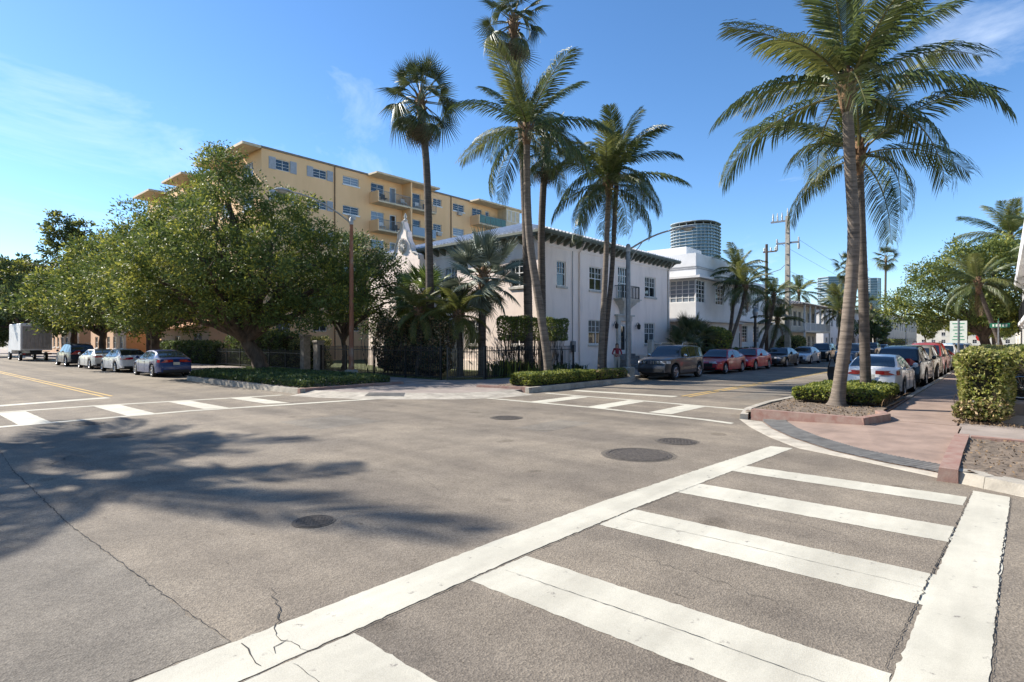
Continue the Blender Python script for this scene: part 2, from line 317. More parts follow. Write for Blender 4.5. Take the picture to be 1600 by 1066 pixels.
# ---------------------------------------------------------------- pavements and kerbs
def arc(cx, cy, r, a0, a1, n=10): return [(cx+r*math.cos(R(a0+(a1-a0)*i/n)), cy+r*math.sin(R(a0+(a1-a0)*i/n))) for i in range(n+1)]
def offset(path, d):
    out = []
    for i, p in enumerate(path):
        a, b = Vector(path[max(i-1, 0)]), Vector(path[min(i+1, len(path)-1)]); t = (b-a).normalized(); out.append((p[0]-t.y*d, p[1]+t.x*d))
    return out
def resample(path, step):
    out = []
    for i in range(len(path)-1):
        a, b = Vector(path[i]), Vector(path[i+1]); k = max(1, round((b-a).length/step))
        for j in range(k): out.append(tuple(a.lerp(b, j/k)))
    return out+[tuple(path[-1])]
def band(path, d, z0, z1, zi=None):
    """strip of width d to the left of path with a front face, z0 bottom, z1 top (zi at the inner edge)"""
    q = offset(path, d); mb = MB(); n = len(path); zi = z1 if zi is None else zi
    vs = []
    for p, r in zip(path, q): vs += [(p[0],p[1],z0),(p[0]+(r[0]-p[0])*0.12,p[1]+(r[1]-p[1])*0.12,z1),(r[0],r[1],zi),(r[0],r[1],z0)]
    fs = []
    for i in range(n-1):
        for j in range(3): fs.append((4*i+j, 4*i+j+1, 4*i+j+5, 4*i+j+4))
    fs += [(0,1,2,3), (4*n-1,4*n-2,4*n-3,4*n-4)]
    return mb.add(vs, fs)
def kerbs(path, parent, d=0.17, z1=0.14, step=2.4, m=M_CONC, gap=0.006):
    """kerb stones laid end to end along a path"""
    pts = resample(path, 0.4); acc = []; run = 0
    for i, p in enumerate(pts):
        acc.append(p)
        if i: run += math.dist(p, pts[i-1])
        if (run > step or i == len(pts)-1) and len(acc) > 1:
            q = list(acc); a, b = Vector(q[-2]), Vector(q[-1]); q[-1] = tuple(b-(b-a).normalized()*gap)
            band(q, d, -0.02, z1+random.uniform(-0.004, 0.004)).build('kerb_stone', m, parent, smooth=True); acc = [p]; run = 0
def slabs(parent, x0, x1, y0, y1, sx, sy, z, m, name='paving_slab'):
    nx, ny = max(1, round((x1-x0)/sx)), max(1, round((y1-y0)/sy))
    for i in range(nx):
        for j in range(ny):
            a, b, c, d = x0+(x1-x0)*i/nx, x0+(x1-x0)*(i+1)/nx, y0+(y1-y0)*j/ny, y0+(y1-y0)*(j+1)/ny
            MB().bbox(a+0.006, b-0.006, c+0.006, d-0.006, z-0.08, z+random.uniform(-0.004, 0.004), 0.008).build(name, m, parent)
# --- corner with the pair of palms (right)
g_out = [(9.3,-6),(9.42,-1.2),(9.49,-0.18),(10.1,0.8),(10.66,1.81),(11.17,2.85),(12.1,3.62),(13.2,4.35),(14.38,5.0),(15.74,5.35),(18.0,5.5),(20.1,5.35),(21.3,4.9),(22.0,4.0),(22.3,2.45)]
g_in = [(9.68,-6),(9.78,-1.2),(9.86,-0.1),(10.28,0.75),(10.62,1.5),(11.1,2.26),(12.05,3.15),(13.1,3.86),(14.07,4.35),(14.6,4.5)]
pv = struct(MB().poly([(9.75,-6),(9.86,-0.1),(10.2,0.7),(13.8,0.7),(60,0.7),(60,-50),(9.6,-50)], -0.05, 0.085).build('pavement', M_WALK))
g_mid = resample(g_out[:8], 0.5)
mb = MB(); pa, pb = resample(g_out[2:9], 0.3), None
ga = [Vector(p) for p in resample(g_out[2:9], 0.25)]; gb = resample(g_in[2:9], 0.25)
def at_frac(path, f):
    d = [0]
    for i in range(1, len(path)): d.append(d[-1]+math.dist(path[i], path[i-1]))
    t = f*d[-1]
    for i in range(1, len(path)):
        if d[i] >= t-1e-9: return Vector(path[i-1]).lerp(Vector(path[i]), (t-d[i-1])/max(1e-9, d[i]-d[i-1]))
    return Vector(path[-1])
for k in range(3):                                   # flush ramp gutter poured in three lengths
    vs = []; n = 10
    for i in range(n+1):
        f = (k+i/n*0.997)/3; a = at_frac(g_out[2:9], f); b = at_frac(g_in[2:9], f); vs += [(a.x,a.y,0.003),(a.x*0.9+b.x*0.1,a.y*0.9+b.y*0.1,0.014),(b.x,b.y,0.032)]
    MB().add(vs, [(3*i+j, 3*i+j+1, 3*i+j+4, 3*i+j+3) for i in range(n) for j in range(2)]).build('gutter', M_CONC, pv, smooth=True)
kerbs(resample(g_out[8:], 0.5), pv, -0.2, 0.13)
kerbs([(9.3,-6),(9.42,-1.2),(9.5,-0.18),(9.95,0.62)], pv, -0.34, 0.15, 2.0)
kerbs([(22.3,2.45),(130,2.45)], pv, -0.17, 0.14, 6)
# red ramp, cut by joints
ramp_in = [tuple(at_frac(g_in[3:10], i/24)) for i in range(25)]
def zr(x, y):                                        # the ramp rises away from the gutter
    d = min(math.dist((x, y), p) for p in ramp_in); return 0.032+min(0.075, d*0.045)
def ramp_piece(f0, f1, back):
    pts = [tuple(at_frac(ramp_in, f0+(f1-f0)*i/10)) for i in range(11)]+back
    cx, cy = sum(p[0] for p in pts)/len(pts), sum(p[1] for p in pts)/len(pts)
    vs = [(p[0]+(cx-p[0])*0.004, p[1]+(cy-p[1])*0.004, zr(*p)) for p in pts]; n = len(vs); vs.append((cx, cy, zr(cx, cy)))
    MB().add(vs, [(i, (i+1) % n, n) for i in range(n)]).build('ramp_slab', M_RED, pv)
ramp_piece(0.0, 0.5, [(14.45,2.3),(15.65,1.98),(15.65,0.72),(13.5,0.7),(10.3,0.72)])
ramp_piece(0.5, 1.0, [(14.72,4.35),(14.42,2.3)])
# ribbed grey tactile strip along the gutter
mats_in = [tuple(at_frac(g_in[3:10], i/40)) for i in range(41)]; inn = offset(mats_in, -0.52)
for k in range(5):
    i0, i1 = k*8, k*8+8; mb = MB(); a0 = [Vector(mats_in[i]) for i in range(i0, i1+1)]; b0 = [Vector(inn[i]) for i in range(i0, i1+1)]
    sub = 28; vs = []
    for s in range(sub+1):
        f = s/sub*8*0.995; i = min(7, int(f)); a = a0[i].lerp(a0[i+1], f-i); b = b0[i].lerp(b0[i+1], f-i)
        for q in range(2):
            h = 0.012 if (s % 2) else 0.002
            p = a.lerp(b, 0.03) if q == 0 else b; vs.append((p.x, p.y, zr(p.x, p.y)+0.006+h))
    mb.add(vs, [(2*i, 2*i+1, 2*i+3, 2*i+2) for i in range(sub)]).build('tactile_mat', M_MAT, pv)
# sidewalk slabs of the side street
slabs(pv, 15.66, 34, 0.78, 2.28, 1.85, 1.5, 0.115, M_RED); slabs(pv, 34, 130, 0.78, 2.28, 6, 1.5, 0.115, M_RED)
slabs(pv, 13.72, 15.64, -4, 0.7, 1.9, 1.55, 0.1, M_WALK); slabs(pv, 15.66, 16.25, -4, 0.76, 0.6, 1.55, 0.1, M_WALK)
def bed(name, pts, parent_label, z=0.14):
    return struct(MB().poly(pts, 0, [z+random.uniform(-0.02, 0.02) for _ in pts]).build(name, M_SOIL))
def soil_bed(name, x0, x1, y0, y1, z=0.15, clip=None):
    nx, ny = int((x1-x0)/0.12)+1, int((y1-y0)/0.12)+1; vs = []; 
    for i in range(nx+1):
        for j in range(ny+1):
            vs.append((x0+(x1-x0)*i/nx, y0+(y1-y0)*j/ny, z+random.gauss(0, 0.013)))
    return struct(MB().add(vs, [(i*(ny+1)+j, (i+1)*(ny+1)+j, (i+1)*(ny+1)+j+1, i*(ny+1)+j+1) for i in range(nx) for j in range(ny)]).build(name, M_SOIL, smooth=60))
def litter(parent, x0, x1, y0, y1, z, n, size=0.05, m=None, keep=None):
    c = np.stack([rng.uniform(x0, x1, n), rng.uniform(y0, y1, n), np.full(n, z)+rng.uniform(0, 0.03, n)], 1)
    if keep is not None: c = c[[keep(p) for p in c]]
    o = quads('leaf_litter', leaves(c, np.tile([0.0, 0, 0.15], (len(c), 1)), size, 0.5, 0.9), m or M_LITTER, parent); o['kind'] = 'stuff'; return o
M_LITTER = mat('dry_leaf', (0.26, 0.17, 0.09), 0.9, col2=(0.10, 0.065, 0.035), island=1.0)
sb = soil_bed('planting_bed', 14.7, 22.0, 2.35, 5.0, 0.17)
for k, (a, b) in enumerate((((14.45,4.75),(14.42,2.32)),((14.42,2.32),(15.7,1.98)),((15.7,1.98),(16.3,2.2)))):
    kerbs([b, a], sb, -0.2 if k < 9 else 0.2, 0.26, 3.0, M_REDK)
kerbs([(16.3,2.28),(22.2,2.3)], sb, 0.12, 0.13, 3.0, M_REDK)
litter(sb, 14.75, 19, 2.4, 4.9, 0.17, 900, 0.05)
sb2 = soil_bed('planting_bed', 9.9, 13.5, -6, 0.58, 0.15); litter(sb2, 10, 13.4, -3, 0.5, 0.15, 900, 0.04)
kerbs([(9.84,0.72),(11.5,0.74),(13.72,0.74)], sb2, -0.24, 0.19, 1.9, M_REDK); kerbs([(13.72,0.48),(13.72,-5)], sb2, -0.2, 0.18, 2.0, M_REDK)
# --- corner with the white house
crn = [(10.5,20.2),(10.52,19.3),(10.85,17.9),(11.5,16.5),(12.4,15.3),(13.4,14.2),(14.6,13.55),(16.0,13.4)]
out = [(12.3,330),(12.3,33.2),(11.6,31.6),(10.6,30.6),(10.5,29.6)]+crn+[(24.0,13.35),(25.4,13.9),(26.2,14.45),(420,14.5)]
pout = out[:5]+offset(crn, 0.46)+out[5+len(crn):]
pn = struct(MB().poly([(p[0]+0.02, p[1]+0.02) for p in pout]+[(420,330)], -0.05, 0.11).build('pavement', M_WALK))
kerbs([(12.3,120),(12.3,33.2)][::1], pn, 0.18, 0.14, 6)
kerbs([(12.3,33.2),(11.6,31.6),(10.6,30.6),(10.5,29.6),(10.5,19.35)], pn, 0.2, 0.2, 1.6)
kerbs([(16.4,13.42),(24.0,13.35),(25.4,13.9),(26.2,14.45)], pn, 0.2, 0.2, 1.8)
kerbs([(26.2,14.45),(150,14.5)], pn, 0.18, 0.14, 6)
q = [Vector(p) for p in resample(crn[1:], 0.4)]
vs = []
for p in offset([tuple(x) for x in q], -0.55): vs.append((p[0], p[1], 0.004))
for p in q: vs.append((p.x, p.y, 0.05))
for p in offset([tuple(x) for x in q], 0.5): vs.append((p[0], p[1], 0.125))
n = len(q); MB().add(vs, [(i, i+1, n+i+1, n+i) for i in range(n-1)]+[(n+i, n+i+1, 2*n+i+1, 2*n+i) for i in range(n-1)]).build('gutter', M_CONC, pn, smooth=True)
mb = MB()
for i in range(26):
    f = 0.32+0.16*i/26; p = at_frac([tuple(x) for x in q], f); o = at_frac(offset([tuple(x) for x in q], 0.5), f)
    p2 = at_frac([tuple(x) for x in q], f+0.004); t = (p2-p)*0.5
    mb.quad((p.x-t.x,p.y-t.y,0.062),(p.x+t.x,p.y+t.y,0.062),(o.x+t.x,o.y+t.y,0.14),(o.x-t.x,o.y-t.y,0.14))
mb.build('tactile_mat', M_MAT, pn)
sb3 = soil_bed('planting_bed', 10.7, 15.0, 19.6, 31.2, 0.2); kerbs([(10.5,19.35),(15.3,19.45)], sb3, 0.2, 0.21, 2.4, M_REDK)
sb4 = soil_bed('planting_bed', 16.7, 24.4, 13.62, 15.5, 0.18); kerbs([(16.1,15.9),(16.5,13.42)], sb4, 0.2, 0.2, 2.0, M_REDK)
slabs(pn, 15.4, 17.75, 19.8, 60, 2.35, 2.4, 0.125, M_WALK); slabs(pn, 16.8, 60, 15.65, 18.4, 2.4, 1.37, 0.125, M_WALK)
lawn = struct(MB().poly([(17.95,20.3),(19.6,18.75),(60,18.75),(60,47),(17.95,47)], 0.0, 0.15).build('lawn', M_GRASS))
# blocks behind the camera and across the avenue
for pts in ([(-40,14.5),(-3.5,14.5),(-0.9,17),(-0.9,330),(-40,330)], [(-40,2.45),(-3.5,2.45),(-0.9,0),(-0.9,-50),(-40,-50)]):
    p = struct(MB().poly(pts, -0.05, 0.13).build('pavement', M_WALK))
# ---------------------------------------------------------------- building helpers
M_BLIND = mat('blind_behind_glass', (0.13, 0.135, 0.14), 0.08, var=0.2, scale=8, spec=0.8, stretch=(0.2, 0.2, 6))
def TF(c): return lambda u, d, z: (u, c+d, z)          # wall facing the side street, u along it, d into the building
def TL(c): return lambda u, d, z: (c+d, u, z)          # wall facing the avenue
def tbox(mb, T, u0, u1, d0, d1, z0, z1):
    a, b = T(u0, d0, z0), T(u1, d1, z1); return mb.box(min(a[0],b[0]), max(a[0],b[0]), min(a[1],b[1]), max(a[1],b[1]), z0, z1)
def wall(name, parent, T, u0, u1, z0, z1, holes, m, depth=0.16):
    """wall sheet with real openings and their reveals"""
    us = sorted({u0, u1, *[h[0] for h in holes], *[h[1] for h in holes]}); zs = sorted({z0, z1, *[h[2] for h in holes], *[h[3] for h in holes]})
    us = [u for u in us if u0 <= u <= u1]; zs = [z for z in zs if z0 <= z <= z1]; mb = MB()
    for i in range(len(us)-1):
        for j in range(len(zs)-1):
            cu, cz = (us[i]+us[i+1])/2, (zs[j]+zs[j+1])/2
            if any(h[0] < cu < h[1] and h[2] < cz < h[3] for h in holes): continue
            mb.quad(T(us[i],0,zs[j]), T(us[i+1],0,zs[j]), T(us[i+1],0,zs[j+1]), T(us[i],0,zs[j+1]))
    for a, b, c, d in [h[:4] for h in holes]:
        for (p, q) in (((a,c),(b,c)),((b,c),(b,d)),((b,d),(a,d)),((a,d),(a,c))):
            mb.quad(T(p[0],0,p[1]), T(q[0],0,q[1]), T(q[0],depth,q[1]), T(p[0],depth,p[1]))
    return mb.build(name, m, parent)
def window(parent, T, h, cols=2, rows=2, depth=0.12, fm=None, gm=None, fw=0.06, mw=0.025, sill=True, top=None, sash=False, curtain=None, sillm=None):
    """framed window in opening h: frame > pane, sill"""
    u0, u1, z0, z1 = h[:4]; fm = fm or M_WHITE; mb = MB(); D0, D1 = depth-0.05, depth
    tbox(mb, T, u0, u0+fw, D0, D1, z0, z1); tbox(mb, T, u1-fw, u1, D0, D1, z0, z1); tbox(mb, T, u0+fw, u1-fw, D0, D1, z0, z0+fw); tbox(mb, T, u0+fw, u1-fw, D0, D1, z1-fw, z1)
    iu0, iu1, iz0, iz1 = u0+fw, u1-fw, z0+fw, z1-fw
    if sash:                                            # two lights, each with a glazed upper sash
        zm = (iz0+iz1)/2; mid = (iu0+iu1)/2
        lights = [(iu0, mid-0.03), (mid+0.03, iu1)] if sash == 2 else [(iu0, iu1)]
        if sash == 2: tbox(mb, T, mid-0.03, mid+0.03, D0+0.003, D1, iz0, iz1)
        for a, b in lights:
            tbox(mb, T, a, b, D0+0.006, D1, zm-0.025, zm+0.025)
            for k in range(1, 3 if sash == 1 else 2): tbox(mb, T, a+(b-a)*k/(3 if sash == 1 else 2)-0.013, a+(b-a)*k/(3 if sash == 1 else 2)+0.013, D0+0.012, D1, zm+0.025, iz1)
            tbox(mb, T, a, b, D0+0.014, D1, (zm+iz1)/2-0.012, (zm+iz1)/2+0.012)
    else:
        for k in range(1, cols): u = iu0+(iu1-iu0)*k/cols; tbox(mb, T, u-mw, u+mw, D0+0.008, D1, iz0, iz1)
        for k in range(1, rows): z = iz0+(iz1-iz0)*k/rows; tbox(mb, T, iu0, iu1, D0+0.012, D1, z-mw*0.8, z+mw*0.8)
    o = mb.build('window', fm, parent)
    MB().quad(T(u0,D1-0.004,z0), T(u1,D1-0.004,z0), T(u1,D1-0.004,z1), T(u0,D1-0.004,z1)).build('pane', gm or M_GLASS, o)
    if gm is None and random.random() < 0.45:            # pulled blind behind the upper glass
        zb_ = z1-(z1-z0)*random.choice((0.3, 0.45, 0.5, 0.8)); MB().quad(T(u0+fw,D1-0.0055,zb_), T(u1-fw,D1-0.0055,zb_), T(u1-fw,D1-0.0055,z1-fw), T(u0+fw,D1-0.0055,z1-fw)).build('blind', M_BLIND, o)
    if sill:
        sb_ = MB(); tbox(sb_, T, u0-0.08, u1+0.08, -0.09, 0.03, z0-0.13, z0-0.002); sb_.build('sill', sillm or fm, o)
    return o
def railing(name, parent, T, u0, u1, d, z0, z1, m, step=0.12, r=0.01):
    mb = MB(); tbox(mb, T, u0, u1, d-0.02, d+0.02, z1-0.04, z1); tbox(mb, T, u0, u1, d-0.015, d+0.015, z0+0.05, z0+0.08)
    k = int((u1-u0)/step)
    for i in range(k+1):
        u = u0+(u1-u0)*i/k; e = r*2 if i in (0, k) else r; tbox(mb, T, u-e, u+e, d-e, d+e, z0, z1-0.04)
    return mb.build(name, m, parent)

# ---------------------------------------------------------------- white corner house
M_STUC = mat('white_stucco', (0.93, 0.78, 0.68), 0.9, col2=(0.8, 0.66, 0.575), scale=1.1, bump=0.5, bscale=14, detail=9, stretch=(1.6, 1.6, 0.45), w2=(0.25, 0.55))
M_TRIM = mat('cream_trim', (0.52, 0.49, 0.44), 0.85, var=0.12, scale=4, bump=0.2, bscale=30)
M_TILE = mat('white_roof_tile', (0.66, 0.67, 0.7), 0.7, var=0.18, scale=2.5, detail=7)
M_EAVE = mat('green_grey_eave', (0.14, 0.155, 0.125), 0.7, var=0.15)
X0, X1, Y0, Y1, ZE = 25.0, 40.9, 19.5, 36.0, 7.75
h = thing('corner_house', 'two-storey white stucco house with bracketed eaves and white tiled hip roof on the corner', 'house', (25,19.5,0.1), world=True)
TFh, TLh = TF(Y0), TL(X0)
fh = [(26.35,27.25,5.15,6.62),(29.75,31.25,5.15,6.62),(33.2,34.55,4.75,6.95),(36.95,38.6,5.15,6.6),(29.65,31.5,1.74,3.28),(33.35,34.35,1.1,3.1),(36.9,38.5,1.74,3.26)]
wall('wall', h, TFh, X0, X1, 0.1, 8.0, fh, M_STUC)
for i in (0, 1, 3, 4, 6): window(h, TFh, fh[i], sash=1 if i == 0 else 2, sillm=M_TRIM)
# balcony door with dark shutters look, juliet rail and scroll corbel
window(h, TFh, fh[2], cols=4, rows=4, sill=False, mw=0.03)
rb = MB(); tbox(rb, TFh, 32.75, 35.05, -0.62, -0.01, 4.6, 4.72); tbox(rb, TFh, 32.6, 35.2, -0.7, -0.012, 4.72, 4.78); bal = rb.build('balcony', M_TRIM, h)
prof = [(0.62, 4.6), (0.58, 4.45), (0.42, 4.28), (0.3, 4.05), (0.27, 3.8), (0.3, 3.7)]
cb = MB(); vs = []
for dd, z in prof:
    hw = dd*1.75; vs += [TFh(33.9-hw, -0.005, z), TFh(33.9-hw*0.8, -dd*0.93, z), TFh(33.9, -dd, z), TFh(33.9+hw*0.8, -dd*0.93, z), TFh(33.9+hw, -0.005, z)]
cb.add(vs, [(5*i+j, 5*i+j+1, 5*i+j+6, 5*i+j+5) for i in range(len(prof)-1) for j in range(4)]); cb.build('corbel', M_TRIM, h, smooth=True)
railing('balcony_rail', h, TFh, 32.8, 35.0, -0.6, 4.78, 5.65, M_FENCE, 0.13)
sr = MB(); TS = lambda u, d, z: (33.0 if u == 0 else u, 0, 0)
for xx in (32.8, 35.0):
    mbb = MB(); mbb.box(xx-0.012, xx+0.012, Y0-0.58, Y0, 5.6, 5.64)
    for k in range(5): mbb.box(xx-0.01, xx+0.01, Y0-0.56+0.11*k, Y0-0.54+0.11*k, 4.78, 5.6)
    mbb.build('balcony_rail', M_FENCE, h)
# door surround, door, steps, balustrade, lanterns
ds = MB(); tbox(ds, TFh, 32.95, 33.32, -0.16, 0.02, 0.9, 3.3); tbox(ds, TFh, 34.38, 34.75, -0.16, 0.02, 0.9, 3.3); tbox(ds, TFh, 32.9, 34.8, -0.18, 0.02, 3.3, 3.62); tbox(ds, TFh, 32.75, 34.95, -0.3, 0.02, 3.62, 3.72)
ds.build('door_surround', M_TRIM, h)
dr = MB(); tbox(dr, TFh, 33.35, 33.5, 0.05, 0.1, 1.1, 3.1); tbox(dr, TFh, 34.2, 34.35, 0.05, 0.1, 1.1, 3.1); tbox(dr, TFh, 33.5, 34.2, 0.05, 0.1, 1.1, 1.35); tbox(dr, TFh, 33.5, 34.2, 0.05, 0.1, 2.95, 3.1)
do = dr.build('door', M_WHITE, h); MB().quad(TFh(33.5,0.08,1.35),TFh(34.2,0.08,1.35),TFh(34.2,0.08,2.95),TFh(33.5,0.08,2.95)).build('pane', M_GLASS, do)
MB().box(34.22, 34.27, Y0-0.0, Y0+0.05, 1.95, 2.1).build('handle', M_STEEL, do)
M_STEP = mat('grey_step', (0.2, 0.19, 0.18), 0.9, var=0.25, scale=5)
for k in range(6): MB().bbox(32.7, 35.0, Y0-0.3*(6-k)-0.02, Y0-0.012, 0.1+0.165*k, 0.1+0.165*(k+1)-0.004, 0.02).build('step', M_STEP, h)
tr = MB(); tr.box(35.1, 40.6, Y0-1.5, Y0-0.012, 0.1, 1.0); tr.build('terrace', M_STUC, h)
MB().box(35.05, 40.65, Y0-1.55, Y0-1.33, 1.75, 1.87).build('balustrade_rail', M_TRIM, h)
for k in range(22):
    MB().lathe([(0.06,0),(0.06,0.06),(0.035,0.1),(0.075,0.3),(0.045,0.5),(0.035,0.62),(0.06,0.7),(0.06,0.75)], 8, (35.25+k*0.245, Y0-1.44, 1.0)).build('baluster', M_TRIM, h, smooth=True)
for xx in (35.05, 40.4): MB().bbox(xx-0.16, xx+0.16, Y0-1.6, Y0-1.28, 0.1, 2.05, 0.03).build('balustrade_pier', M_TRIM, h)
for xx in (32.6, 35.6):
    mb = MB(); mb.lathe([(0.04,0),(0.11,0.05),(0.13,0.3),(0.05,0.38),(0.015,0.46)], 6, (xx, Y0-0.25, 2.75)); mb.tube([(xx,Y0-0.01,2.95),(xx,Y0-0.12,3.22),(xx,Y0-0.25,3.2)], 0.018, 6); mb.build('lantern', M_FENCE, h)
# avenue side: wall, windows, parapet bay
lh = [(20.6,21.9,5.1,6.7),(24.2,25.45,1.75,3.25),(20.6,21.9,1.75,3.2),(26.4,27.6,5.1,6.7),(28.4,29.4,1.75,3.2)]
wall('wall', h, TLh, Y0, Y1, 0.1, 8.0, lh, M_STUC)
for q_ in lh: window(h, TLh, q_, sash=2, sillm=M_TRIM)
for T_, u0, u1 in ((TFh, X0-0.03, X1), (TLh, Y0-0.03, Y1)):                 # moulding below the eaves, plinth
    mb = MB(); tbox(mb, T_, u0, u1, -0.035 if T_ is TFh else -0.04, 0.0, 7.33, 7.43); mb.build('moulding', M_STUC, h)
    mb = MB(); tbox(mb, T_, u0, u1, -0.06 if T_ is TFh else -0.065, 0.0, 0.1, 0.75); mb.build('plinth', M_STUC, h)
MB().quad((X1,Y0,0.1),(X1,Y1,0.1),(X1,Y1,8),(X1,Y0,8)).build('wall', M_STUC, h); MB().quad((X0,Y1,0.1),(X1,Y1,0.1),(X1,Y1,8),(X0,Y1,8)).build('wall', M_STUC, h)
# eaves and hip roof
e = 0.62
MB().box(X0-e, X1+e, Y0-e, Y1+e, 7.9, 7.96).build('soffit', M_EAVE, h); 
mb = MB()
for a in ((X0-e-0.04, X1+e+0.04, Y0-e-0.05, Y0-e+0.03), (X0-e-0.05, X0-e+0.03, Y0-e+0.03, Y1+e)): mb.box(a[0],a[1],a[2],a[3],7.965,8.1)
mb.build('gutter', M_EAVE, h)
def hip(x0, x1, y0, y1, z, ht):
    """tiled hip roof with pan-and-cover courses down each slope"""
    w_ = (y1-y0)/2; xr0, xr1 = x0+w_, x1-w_
    if xr1 < xr0: w_ = (x1-x0)/2; 
    mb = MB(); A, B, C_, D_ = (x0,y0,z),(x1,y0,z),(x1,y1,z),(x0,y1,z)
    if x1-x0 >= y1-y0: P, Q = (x0+w_,(y0+y1)/2,z+ht),(x1-w_,(y0+y1)/2,z+ht); mb.add([A,B,C_,D_,P,Q],[(0,1,5,4),(1,2,5),(2,3,4,5),(3,0,4)])
    else: P, Q = ((x0+x1)/2,y0+w_,z+ht),((x0+x1)/2,y1-w_,z+ht); mb.add([A,B,C_,D_,P,Q],[(0,1,4),(1,2,5,4),(2,3,5),(3,0,4,5)])
    for f, (a, b, t0, t1) in enumerate(((A,B,P,Q if x1-x0>=y1-y0 else P),(D_,A,Q if x1-x0<y1-y0 else P,P))):
        a, b, t0, t1 = map(Vector, (a, b, t0, t1)); k = int((b-a).length/0.34)
        for i in range(k):
            s_ = (i+0.5)/k; p = a.lerp(b, s_)
            la, lb = (t0-a).dot((b-a).normalized())/(b-a).length, (t1-a).dot((b-a).normalized())/(b-a).length
            g = min(1, s_/max(la,1e-6), (1-s_)/max(1-lb,1e-6)); base = a.lerp(b, la if s_ < la else lb if s_ > lb else s_)
            topp = t0 if s_ < la else t1 if s_ > lb else t0.lerp(t1, (s_-la)/max(lb-la,1e-6)); up = (topp-base)*g
            mb.tube([p-up.normalized()*0.05+Vector((0,0,0.03)), p+up+Vector((0,0,0.03))], 0.09, 6, cap=True)
    return mb
hip(X0-e, X1+e, Y0-e, Y1+e, 8.09, 2.7).build('roof', M_TILE, h)
bk = MB(); vs = []
for s_ in (-0.09, 0.09): vs += [(s_,0,7.897),(s_,-0.56,7.897),(s_,-0.56,7.8),(s_,-0.42,7.74),(s_,-0.3,7.62),(s_,-0.16,7.56),(s_,0,7.5)]
bk.add(vs, [tuple(range(7)), tuple(range(13,6,-1))]+[(i,(i+1)%7,7+(i+1)%7,7+i) for i in range(7)]); b0 = bk.build('bracket', M_EAVE); bme = b0.data; bpy.data.objects.remove(b0)
hl = -Vector(h.location)
for k in range(25): link('bracket', bme, h, (X0+0.12+k*(X1-X0-0.24)/24+hl.x, Y0-0.005+hl.y, hl.z))
for k in range(25): link('bracket', bme, h, (X0-0.005+hl.x, Y0+0.12+k*0.66+hl.y, hl.z), (0, 0, R(-90)))
# projecting bay with curved mission gable and carved crest
by0, by1, bx, gs = 28.8, 33.8, 23.9, -1.4; TB = TL(bx); bh = [(29.8,31.2,4.9,6.5),(29.9,31.1,1.7,3.3)]
wall('wall', h, TB, by0, by1, 0.1, 7.3, bh, M_STUC)
for q_ in bh: window(h, TB, q_, sash=2, sillm=M_TRIM)
MB().quad((bx,by0,0.1),(X0,by0,0.1),(X0,by0,7.3),(bx,by0,7.3)).build('wall', M_STUC, h)
gp = [(30.2,7.3),(30.25,7.6),(30.5,7.75),(30.85,7.8),(31.05,8.05),(31.1,8.35),(31.3,8.6),(31.42,8.9),(31.45,9.25),(31.65,9.4),(31.78,9.75),(31.9,10.0),(32.02,9.75),(32.15,9.4),(32.35,9.25),(32.38,8.9),(32.5,8.6),(32.7,8.35),(32.75,8.05),(33.0,7.8),(33.4,7.75),(33.9,7.6),(34.2,7.3)]; gp = [(a+gs, b) for a, b in gp]
mb = MB(); n = len(gp); mb.add([(bx-0.003,a,b) for a,b in gp]+[(bx+0.4,a,b) for a,b in gp], [tuple(range(n)), tuple(range(2*n-1,n-1,-1))]+[(i,(i+1)%n,n+(i+1)%n,n+i) for i in range(n)]); mb.build('gable', M_STUC, h)
cr_ = MB(); 
for k in range(12):
    a = k*PI/6; cr_.tube([(bx-0.06,30.5+0.12*math.cos(a),8.35+0.12*math.sin(a)),(bx-0.12,30.5+0.33*math.cos(a),8.35+0.4*math.sin(a)),(bx-0.05,30.5+0.42*math.cos(a+0.5),8.35+0.52*math.sin(a+0.5))], [0.07,0.06,0.03], 6)
cr_.lathe([(0.02,0),(0.16,0.02),(0.12,0.1),(0.03,0.13)], 10, (bx-0.13,30.5,8.35), 'X'); cr_.build('crest', M_TRIM, h, smooth=60)
fi = MB(); fi.lathe([(0.1,0),(0.16,0.1),(0.06,0.22),(0.11,0.36),(0.02,0.6)], 10, (bx+0.2,30.5,9.98)); fi.build('finial', M_TRIM, h, smooth=True)
sc = MB()
for k in range(len(gp)-1): sc.tube([(bx-0.04,gp[k][0],gp[k][1]),(bx-0.04,gp[k+1][0],gp[k+1][1])], 0.06, 6)
sc.build('gable_moulding', M_TRIM, h, smooth=True)

for xx, m_ in ((28.6, M_STUC), (40.55, M_TRIM)): MB().tube([(xx,Y0-0.5,7.95),(xx,Y0-0.3,7.6),(xx,Y0-0.06,7.3),(xx,Y0-0.06,0.3)], 0.045, 8).build('downpipe', m_, h)
MB().bbox(27.7, 28.05, Y0-0.16, Y0-0.004, 1.3, 1.95, 0.02).build('meter_box', M_STEEL, h); MB().tube([(27.87,Y0-0.05,1.95),(27.87,Y0-0.05,7.3)], 0.02, 6).build('conduit', M_STEEL, h)
